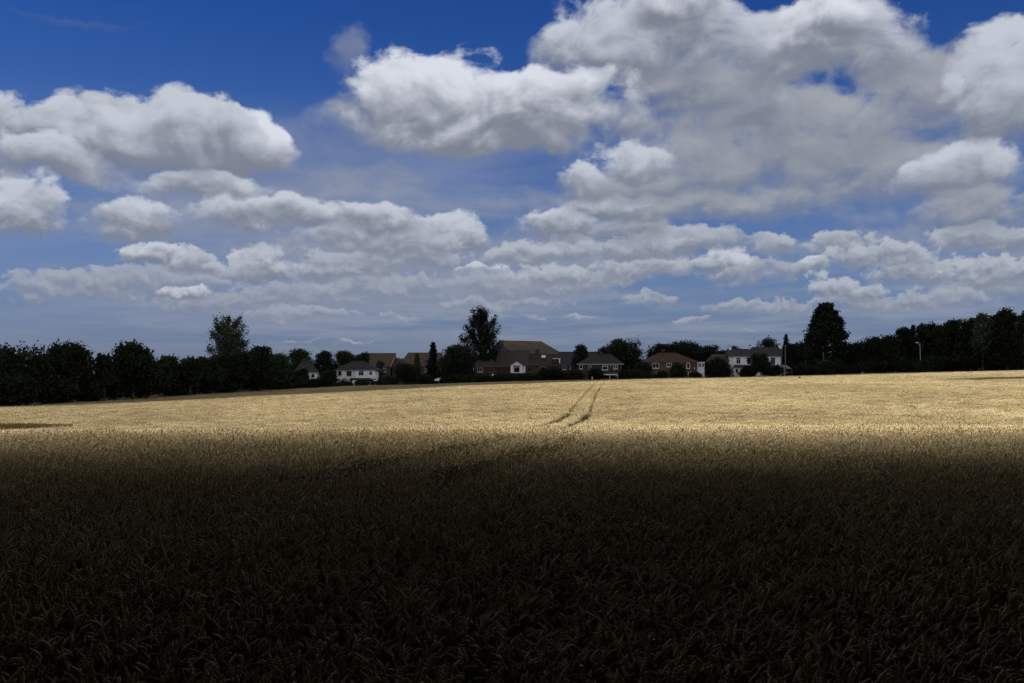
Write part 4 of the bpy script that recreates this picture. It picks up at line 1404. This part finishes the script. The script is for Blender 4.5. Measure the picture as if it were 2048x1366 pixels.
# gabled bay
b0, b1, am = h.x(1021, -1.3), h.x(1046, -1.3), h.x(1033.5, -1.3)
yb = 318 - 1.3
zbb, zee, zap = h.z(746, -1.3), h.z(731, -1.3), h.z(722.6, -1.3)
h.add('gabled_bay', MB().poly([(b0, yb, zbb), (b1, yb, zbb), (b1, yb, zee), (am, yb, zap), (b0, yb, zee), (b0, 320, zbb), (b1, 320, zbb), (b1, 322.5, zee), (am, 322.5, zap), (b0, 322.5, zee)],
                              [(0, 1, 2, 3, 4), (0, 5, 6, 1), (1, 6, 7, 2), (0, 4, 9, 5), (5, 9, 8, 7, 6)]), m_white, label='white gabled bay')
brf = MB()
for sg, ex in ((-1, h.x(1019.6, -1.3)), (1, h.x(1047.4, -1.3))):
    q_ = [(ex, yb - 0.25, zee - 0.16), (am, yb - 0.25, zap + 0.02), (am, 322.6, zap + 0.02), (ex, 322.6, zee - 0.16)]
    brf.slab(q_ if sg < 0 else q_[::-1], (0, 0, 0.12))
h.add('bay_roof', brf, m_dull)
h.add('bay_base', MB().box(h.x(1020.4, -1.3), h.x(1046.6, -1.3), yb - 0.05, yb + 0.9, h.off[2], zbb - 0.004), m_brick)
h.window(1027, 1040, 734.5, 745.5, dy=-1.3, frame=m_upvc, bars=0, rails=0, side=0.14)
h.add('awning', MB().slab([(h.x(1026.6, -1.7), 318 - 1.75, h.z(734.2, -1.7)), (h.x(1040.4, -1.7), 318 - 1.75, h.z(734.2, -1.7)), (h.x(1040.4, -1.4), 318 - 1.38, h.z(730.6, -1.3)), (h.x(1026.6, -1.4), 318 - 1.38, h.z(730.6, -1.3))], (0, -0.03, 0.03)), m_grey)
h.add('door', MB().box(h.x(1046.7), h.x(1050.8), 318 - 0.3, 318 - 0.004, h.z(747), h.z(731.5)), m_upvc)
h.window(1053.5, 1064, 734.5, 743, dy=0.3, frame=m_timber, bars=1)
h.window(1080, 1090.5, 733, 742.5, dy=0.3, frame=m_upvc, bars=1)
h.chimney(1071, 1079, 698.5, 712, 4.4, m_brick, 3)
h.add('rooflight', MB().slab([(X(1083, 320), 319.72, Zr(716, 319.72)), (X(1091, 320), 319.72, Zr(716, 319.72)), (X(1091, 321), 320.75, Zr(711.5, 320.75)), (X(1083, 321), 320.75, Zr(711.5, 320.75))], (0, -0.12, 0.16)), m_upvc, label='pale rooflight')
h.add('dormer', MB().box(h.x(1106), h.x(1119.5, 0), 318.2, 322, h.z(727), h.z(717.5)), m_brown)
h.add('dormer_trim', MB().box(h.x(1105), h.x(1121), 318.0, 318.19, h.z(717.6), h.z(716.6)).box(h.x(1118.2), h.x(1120), 318.05, 318.19, h.z(726.5), h.z(717.7)), m_upvc)
sd = MB().tube([(h.x(1093.5), 318.0, h.z(737.4)), (h.x(1093.5), 317.93, h.z(736)), (h.x(1093.5), 317.9, h.z(734.6))], [0.14, 0.24, 0.14], 10)
h.add('satellite_dish', sd, m_upvc)

# hall with great lichened roof
hd = House('sports_hall', 'great hall with a broad lichen-stained roof and dark blue gable', 985, 1120, 432, 'hall')
u = np.array([0.87, 0.5]); p_ = np.array([-0.5, 0.87])
fl = np.array([0.2, 428.0])
bl = fl + p_ * 22
fr_, br_ = fl + u * 25, fl + p_ * 22 + u * 25
apx, ape = fl + p_ * 11, fl + p_ * 11 + u * 21.5
zE = Zr(705.5, 430); zR = Zr(681.8, 440)
g0 = hd.off[2]
wb = MB().poly([(*fl, g0), (*fr_, g0), (*br_, g0), (*bl, g0), (*fl, zE), (*fr_, zE), (*br_, zE), (*bl, zE)], [(0, 1, 5, 4), (1, 2, 6, 5), (2, 3, 7, 6)])
hd.add('wall', wb, m_brick)
hd.add('gable_wall', MB().poly([(*fl, g0), (*bl, g0), (*bl, zE), (*apx, zR - 0.2), (*fl, zE)], [(4, 3, 2, 1, 0)]), m_blue, label='dark blue gable end')
fe, be_ = fl - p_ * 0.6 - u * 0.5, bl + p_ * 0.6 - u * 0.5
fe2, be2 = fr_ - p_ * 0.6 + u * 0.6, br_ + p_ * 0.6 + u * 0.6
a2 = apx - u * 0.5
rz = 0.3
mb = MB().poly([(*fe, zE - 0.3), (*fe2, zE - 0.3), (*be2, zE - 0.3), (*be_, zE - 0.3), (*a2, zR), (*ape, zR), (*a2, zR - rz), (*fe, zE - 0.3 - rz), (*be_, zE - 0.3 - rz)],
               [(0, 1, 5, 4), (1, 2, 5), (2, 3, 4, 5), (0, 4, 6, 7), (4, 3, 8, 6), (0, 7, 1), (7, 6, 5, 1), (6, 8, 2, 5)])
ro = hd.add('roof', mb, m_hall)
hd.add('ridge_tiles', MB().tube([(*a2, zR), (*((a2 + ape) / 2), zR + 0.02), (*ape, zR)], 0.14, 5), m_hall, ro)
h = House('hall_annexe', 'low dark-roofed annexe right of the great hall', 1118, 1205, 380, 'annexe')
h.wall(1108, 1203, 730, 11, m_brick)
h.roof(1100, 1206, 730.5, 1118, 1204, 703.8, 11, m_slate, gutter=m_grey)
for px in (1125, 1140, 1180):
    h.window(px, px + 8, 732, 739)

# brick pair with slate roof
h = House('semi_detached_house', 'pair of dark brick houses with hipped slate roof and white-framed windows', 1156, 1246, 314)
h.wall(1158, 1201, 729, 8.5, m_brick)
h.wall(1201, 1244, 729, 8.5, m_brick, label='right half', name='wall')
h.roof(1154, 1248, 729, 1190, 1222, 708.5, 8.5, m_slate, gutter=m_upvc)
h.window(1159, 1165, 731, 738, bars=0)
h.window(1177, 1183, 730.5, 740, bars=1)
h.window(1184, 1190.5, 731, 739, frame=m_timber, bars=1)
h.window(1204.5, 1216, 730, 740, bars=0, rails=1, side=0.13)
h.window(1227, 1235, 730, 738, bars=1, side=0.12)
h.add('wall_lamp', MB().box(h.x(1220.5), h.x(1222), 313.7, 313.99, h.z(732.8), h.z(731.2)), m_upvc)
h.chimney(1199, 1205, 706.5, 714, 4.4, m_brick, 3)
v = House('veranda', 'white-fronted veranda roof on the brick slate-roofed pair', 1203, 1238, 310.5, 'veranda')
v.add('roof', MB().slab([(v.x(1203), 310.3, v.z(749.4)), (v.x(1237), 310.3, v.z(749.4)), (v.x(1237, 3.4), 313.9, v.z(744.5, 3.4)), (v.x(1205, 3.4), 313.9, v.z(744.5, 3.4))], (0, 0, 0.08)), m_slate)
v.add('fascia', MB().box(v.x(1203.5), v.x(1236.5), 310.1, 310.27, v.z(750.2), v.z(748.2)), m_upvc)
for px in (1204.5, 1219, 1234.8):
    v.add('post', MB().box(v.x(px), v.x(px + 1.1), 310.4, 310.56, v.off[2], v.z(749.9)), m_upvc)
v.add('glass_front', MB().box(v.x(1205.5), v.x(1234), 310.9, 310.95, v.off[2], v.z(750)), m_glass)
v.add('end_panel', MB().box(v.x(1231.5), v.x(1236.3), 310.7, 310.8, v.z(753.5), v.z(748.6)), m_upvc)
s = House('white_post', 'short white post at the edge of the crop left of the wheel tracks', 1182, 1187, 289, 'post')
s.add('shaft', MB().box(s.x(1183.5), s.x(1185), 289, 289.2, s.off[2], s.z(753.8)), m_upvc)
s.add('cap', MB().box(s.x(1183.2), s.x(1185.3), 288.96, 289.24, s.z(753.79), s.z(753.2)), m_upvc)
s = House('garden_fence', 'low dark timber fence below the brick slate-roofed pair', 1190, 1262, 296, 'fence')
for k in range(13):
    px = 1190 + k * 5.9
    s.add('fence_board' if k % 3 else 'fence_post', MB().box(s.x(px), s.x(px + 5.2), 296, 296.05, s.off[2] - 0.3, s.z(757.6 - (0 if k % 3 else 0.8))), m_timber)

# red-brown roofed pair
h = House('semi_detached_house', 'brick house with red-brown hipped roof and green tree before it', 1288, 1396, 308)
h.wall(1297, 1392, 724, 8.5, m_warm)
h.add('wall', MB().box(h.x(1366), h.x(1392.2), 307.9, 307.996, h.off[2], h.z(724.05)), m_red, label='redder right end')
h.roof(1290, 1396, 724, 1316, 1352, 705.8, 8.5, m_rust, gutter=m_grey)
h.window(1305, 1318, 726, 736.5, side=0.12, bars=1)
h.window(1333, 1343, 726, 733.8, side=0.12, bars=1)
h.window(1373, 1380, 725.8, 737, dy=-0.1, side=0.14, bars=0)
h.window(1357, 1364, 726, 729.5, side=0.1, bars=1)
h.chimney(1322.5, 1329.5, 701, 709, 4.4, m_brick, 3)
h.add('wall_lamp', MB().box(h.x(1388), h.x(1389.5), 307.6, 307.89, h.z(738), h.z(735)), m_upvc)
s = House('flat_roofed_extension', 'white-edged flat-roofed room with windows right of the red-brown roof', 1393, 1410, 309, 'extension')
s.wall(1394, 1409, 725.6, 5, m_upvc)
s.add('roof', MB().box(s.x(1392.8), s.x(1410), 308.6, 314.3, s.z(725.6) + 0.004, s.z(724.0)), m_upvc)
s.window(1396, 1403, 727, 734.5, bars=1, side=0.14)
s.window(1404, 1408.6, 727, 734.5, bars=0, side=0.12)
s = House('brick_garden_room', 'low brick garden room with two white windows left of the red-brown roof', 1264, 1302, 298, 'garden room')
s.wall(1266, 1300, 744.5, 4.5, m_red)
s.roof(1263, 1303, 744.5, 1270, 1296, 740.5, 4.5, m_rust)
s.window(1271, 1282, 748, 757, bars=1, side=0.15)
s.window(1287, 1295, 748, 757, bars=0, side=0.15)
s = House('greenhouse', 'small dull greenhouse behind the clipped hedge', 1301, 1319, 297, 'greenhouse')
x0, x1, zt, ze = s.x(1302), s.x(1318), s.z(744.5), s.z(748.5)
mb = MB()
for k in range(5):
    xx = x0 + (x1 - x0) * k / 4
    mb.tube([(xx, 297, s.off[2]), (xx, 297, ze), (xx, 298.2, zt), (xx, 299.4, ze), (xx, 299.4, s.off[2])], 0.035, 4)
mb.tube([(x0, 297, ze), (x1, 297, ze)], 0.035, 4).tube([(x0, 298.2, zt), (x1, 298.2, zt)], 0.035, 4)
s.add('frame', mb, m_grey)
s.add('glazing', MB().poly([(x0, 297, s.off[2]), (x1, 297, s.off[2]), (x1, 297, ze), (x0, 297, ze), (x1, 298.2, zt), (x0, 298.2, zt), (x1, 299.4, ze), (x0, 299.4, ze)],
                           [(0, 1, 2, 3), (3, 2, 4, 5), (5, 4, 6, 7)]), m_glass)
s = House('garden_shed', 'pale weathered shed at the edge of the crop under the green tree', 1331, 1346, 292, 'shed')
for k in range(6):
    s.add('board', MB().box(s.x(1332 + k * 2.05), s.x(1333.95 + k * 2.05), 292, 292.06, s.off[2], s.z(750.2)), m_timber)
s.add('side_walls', MB().box(s.x(1332), s.x(1344.2), 292.07, 294.6, s.off[2], s.z(750.4)), m_timber)
s.add('roof', MB().slab([(s.x(1331), 291.8, s.z(750.2)), (s.x(1345.3), 291.8, s.z(750.2)), (s.x(1345.3), 294.9, s.z(748.2)), (s.x(1331), 294.9, s.z(748.2))], (0, 0, 0.08)), m_grey)
# red and white summerhouse with glazed lean-to
s = House('summerhouse', 'small white summerhouse with red gable and glazed side roof', 1365, 1392, 292, 'summerhouse')
a, b = s.x(1367), s.x(1377)
za, ze, g0 = s.z(737.5), s.z(744), s.off[2]
am = (a + b) / 2
s.add('gable', MB().poly([(a, 292, ze), (b, 292, ze), (am, 292, za), (a, 294.8, ze), (b, 294.8, ze), (am, 294.8, za)], [(0, 1, 2), (5, 4, 3), (0, 2, 5, 3), (1, 4, 5, 2), (0, 3, 4, 1)]), m_redp, label='red gable')
s.add('bargeboard', MB().slab([(a - 0.1, 291.9, ze - 0.1), (a + 0.08, 291.9, ze - 0.1), (am + 0.06, 291.9, za), (am, 291.9, za + 0.16)], (0, -0.05, 0.0))
      .slab([(b + 0.1, 291.9, ze - 0.1), (am, 291.9, za + 0.16), (am - 0.06, 291.9, za), (b - 0.08, 291.9, ze - 0.1)], (0, -0.05, 0.0)), m_upvc)
for px in (1366.6, 1371.2, 1375.8):
    s.add('post', MB().box(s.x(px), s.x(px + 1.3), 291.95, 292.12, g0, ze - 0.003), m_upvc)
s.add('back_wall', MB().box(a, b, 294.5, 294.7, g0, ze - 0.004), m_timber)
s.add('glass', MB().box(a + 0.2, b - 0.2, 292.2, 292.24, g0, ze - 0.05), m_glass)
s.add('side_roof', MB().slab([(s.x(1377.3), 292.0, s.z(739.5)), (s.x(1391), 292.0, s.z(746.3)), (s.x(1391), 294.8, s.z(746.3)), (s.x(1377.3), 294.8, s.z(739.5))], (0, 0, 0.07)), m_grey, label='grey glazed side roof')
for px in (1380.5, 1389):
    s.add('side_post', MB().box(s.x(px), s.x(px + 0.9), 292.1, 292.22, g0, s.z(741.5 if px < 1385 else 745.8)), m_upvc)

# white house at right
h = House('white_house', 'white rendered house with slate roof and three white chimneys', 1448, 1564, 268)
h.wall(1461, 1500.6, 712.5, 8.5, m_white)
h.wall(1500.6, 1562.5, 712.5, 8.5, m_white, dy=0.1, label='right part under the higher ridge')
h.roof(1457.5, 1501, 713, 1459, 1502, 698.5, 8.5, m_slate, gutter=m_grey, label='left roof, lower ridge')
h.roof(1500.2, 1565, 713, 1500, 1563, 694.8, 8.5, m_slate, dy=0.1, gutter=m_grey, label='right roof, higher ridge')
h.wall(1448, 1460.4, 722, 6.0, m_white, dy=1.6, label='low white wing')
h.roof(1421, 1460.8, 722.3, 1424, 1461, 708.5, 6.0, m_dull, dy=1.6, name='wing_roof')
h.add('wing_wall', MB().box(h.x(1424, 1.6), h.x(1447.9, 1.6), 269.65, 275.6, h.off[2], h.z(722, 1.6)), m_brick)
h.window(1451, 1457, 723, 729, dy=1.6, frame=m_grey, bars=1)
h.window(1472.5, 1481, 715.2, 727.5, frame=m_upvc, bars=1, rails=1)
h.window(1494, 1500, 715.2, 727.5, frame=m_grey, bars=0)
h.window(1508, 1516, 715.2, 727.5, dy=0.1, frame=m_upvc, bars=1)
h.window(1541.5, 1550, 715.2, 727.5, dy=0.1, frame=m_grey, bars=1, rails=1)
h.window(1541.5, 1550, 735, 747, dy=0.1, frame=m_grey, bars=1, rails=1)
# bay with lean-to roof
g0 = h.off[2]
h.add('bay', MB().box(h.x(1468.5, -1.4), h.x(1488, -1.4), 268 - 1.4, 268 - 0.004, g0, h.z(735.5, -1.4)), m_white)
h.add('bay_roof', MB().poly([(h.x(1466, -1.7), 268 - 1.7, h.z(735.4, -1.7)), (h.x(1497, -1.7), 268 - 1.7, h.z(735.4, -1.7)), (h.x(1497), 268 - 0.004, h.z(735.4)), (h.x(1466), 268 - 0.004, h.z(735.4)),
                             (h.x(1468), 268 - 0.004, h.z(729.6)), (h.x(1495), 268 - 0.004, h.z(729.6))], [(3, 2, 1, 0), (0, 1, 5, 4), (1, 2, 5), (0, 4, 3), (2, 3, 4, 5)]), m_slate)
h.window(1470.5, 1476.8, 737, 746.5, dy=-1.4, frame=m_upvc, bars=0, side=0.12)
h.window(1479.3, 1485.6, 737, 746.5, dy=-1.4, frame=m_upvc, bars=0, side=0.12)
h.chimney(1457.8, 1462, 694, 703, 4.2, m_white, 1)
h.chimney(1498, 1502.3, 692.5, 704, 4.2, m_white, 2)
h.chimney(1557.5, 1562.5, 690, 704, 4.2, m_white, 2)
h.pipe(1561.2, 713.5, 748, 0.1, m_grey)
h.pipe(1464, 713.5, 748, 0, m_grey)
s = House('glasshouse', 'pale grey glazed lean-to right of the white house', 1563, 1584, 266, 'glasshouse')
s.add('roof', MB().slab([(s.x(1566), 265, s.z(736.5)), (s.x(1583), 265, s.z(738.5)), (s.x(1577), 268, s.z(730.2)), (s.x(1566), 268, s.z(730.2))], (0, 0, 0.06)), m_grey)
s.add('frame', MB().box(s.x(1566), s.x(1567), 265, 265.1, s.off[2], s.z(736.6)).box(s.x(1581.5), s.x(1582.5), 265, 265.1, s.off[2], s.z(738.6)).box(s.x(1567), s.x(1581.5), 265.01, 265.09, s.z(745), s.z(744.5)), m_upvc)
s.add('glass', MB().box(s.x(1567), s.x(1581.5), 265.1, 265.13, s.off[2], s.z(738.8)), m_glass)

# ------------------------------------------------------------------ poles, lamp, small things
s = House('telegraph_pole', 'grey telegraph pole right of the white house', 1569, 1573, 262, 'pole')
s.add('shaft', MB().tube([(s.x(1570.8), 262, s.off[2]), (s.x(1570.6), 262, s.z(690))], [0.14, 0.10], 8), m_timber)
s.add('crossarm', MB().box(s.x(1567), s.x(1574.4), 261.8, 261.89, s.z(693), s.z(692)), m_timber)
s = House('lamp_post', 'thin grey post in front of the giant dark conifer', 1645, 1650, 258, 'post')
s.add('shaft', MB().tube([(s.x(1647.6), 258, s.off[2]), (s.x(1646.6), 258, s.z(705))], [0.10, 0.07], 8), m_timber)
s.add('cap', MB().tube([(s.x(1646.6), 258, s.z(705) - 0.02), (s.x(1646.6), 258, s.z(704.4))], [0.10, 0.05], 8), m_grey)
s = House('street_lamp', 'tall pale street lamp with short arm in front of the wood', 1834, 1844, 246, 'street lamp')
xa, xb = s.x(1839.6), s.x(1835.0)
s.add('column', MB().tube([(s.x(1841.6), 246, s.off[2]), (s.x(1840.6), 246, s.z(712)), (s.x(1839.6), 246, s.z(687))], [0.10, 0.08, 0.06], 8), m_lamp)
s.add('arm', MB().tube([(xa, 246, s.z(687) - 0.05), ((xa + xb) / 2, 246, s.z(685.3)), (xb, 246, s.z(685.2))], 0.045, 6), m_lamp)
s.add('lantern', MB().poly([(xb - 0.45, 245.85, s.z(685.8)), (xb + 0.2, 245.85, s.z(685.8)), (xb + 0.2, 246.15, s.z(685.8)), (xb - 0.45, 246.15, s.z(685.8)), (xb - 0.35, 245.9, s.z(684.6)), (xb + 0.15, 245.9, s.z(684.6)), (xb + 0.15, 246.1, s.z(684.6)), (xb - 0.35, 246.1, s.z(684.6))],
                           [(3, 2, 1, 0), (4, 5, 6, 7), (0, 1, 5, 4), (1, 2, 6, 5), (2, 3, 7, 6), (3, 0, 4, 7)]), m_upvc)
s = House('boundary_marker', 'small round-topped white marker on the crop edge right of the giant conifer', 1721, 1727, 256, 'marker')
xm = s.x(1724.5); zt = s.z(743.6)
s.add('head', MB().tube([(xm, 256, zt - 0.5), (xm, 256, zt - 0.28), (xm, 256, zt - 0.1), (xm, 256, zt)], [0.25, 0.27, 0.2, 0.05], 10), m_upvc)
s.add('stake', MB().tube([(xm, 256, s.off[2]), (xm, 256, zt - 0.45)], 0.05, 6), m_timber)
# crow on the crop
bx_, by_ = X(1599, 205), 205.0
bz_ = Zr(755.6, 205)
cr = link('crow', None, None, (bx_, by_, bz_))
tag(cr, 'tiny black bird skimming the crop below the glasshouse', 'bird')
m_crow = surface('crow_feathers', (0.012, 0.012, 0.014), (0.02, 0.02, 0.024), 8.0, 0.5, 0.4)
b_ = MB().tube([(-0.30, 0, -0.02), (-0.16, 0, 0.0), (0.0, 0, 0.03), (0.12, 0, 0.07), (0.19, 0, 0.10), (0.25, 0, 0.09), (0.33, 0, 0.07)], [0.03, 0.07, 0.10, 0.08, 0.06, 0.045, 0.008], 8)
b_.build('body', m_crow, cr, smooth=True)
for sg in (-1, 1):
    MB().slab([(-0.10, 0.05 * sg, 0.06), (0.12, 0.05 * sg, 0.08), (0.08, 0.34 * sg, 0.2), (-0.06, 0.42 * sg, 0.22)], (0, 0, 0.012)).build('wing', m_crow, cr)
MB().slab([(-0.28, -0.03, -0.02), (-0.28, 0.03, -0.02), (-0.46, 0.07, -0.04), (-0.46, -0.07, -0.04)], (0, 0, 0.01)).build('tail', m_crow, cr)

# patch of tall dull grass standing out of the wheat at far left
m_grass = surface('dry_grass', (0.175, 0.125, 0.035), (0.11, 0.08, 0.022), 3.0, 0.7, 0.2)
r_ = np.random.default_rng(5)
V_, Q_ = [], []
D0 = 80.0
for k in range(6500):
    t = r_.random() ** 1.4
    px = -60 + t * 205
    y = D0 + r_.uniform(-7, 7) * (1 - 0.75 * t)
    x = X(px, y)
    z = float(ground_z(x, y))
    hh = (0.92 + 0.25 * (1 - t)) * r_.uniform(0.8, 1.08)
    a = r_.uniform(0, 6.28); ln_ = r_.uniform(0.02, 0.14)
    dx, dy = cos(a) * ln_, sin(a) * ln_
    w_ = 0.016
    b = len(V_)
    V_ += [(x - w_, y, z), (x + w_, y, z), (x + dx * 0.5 + w_, y + dy * 0.5, z + hh * 0.7), (x + dx * 0.5 - w_, y + dy * 0.5, z + hh * 0.7), (x + dx, y + dy, z + hh)]
    Q_ += [(b, b + 1, b + 2), (b, b + 2, b + 3), (b + 3, b + 2, b + 4)]
gp = link('tall_grass', mesh_np('tall_grass', np.array(V_), np.array(Q_), m_grass))
tag(gp, 'dull olive tuft strip of tall grass among the wheat at far left', 'grass', None, 'stuff')
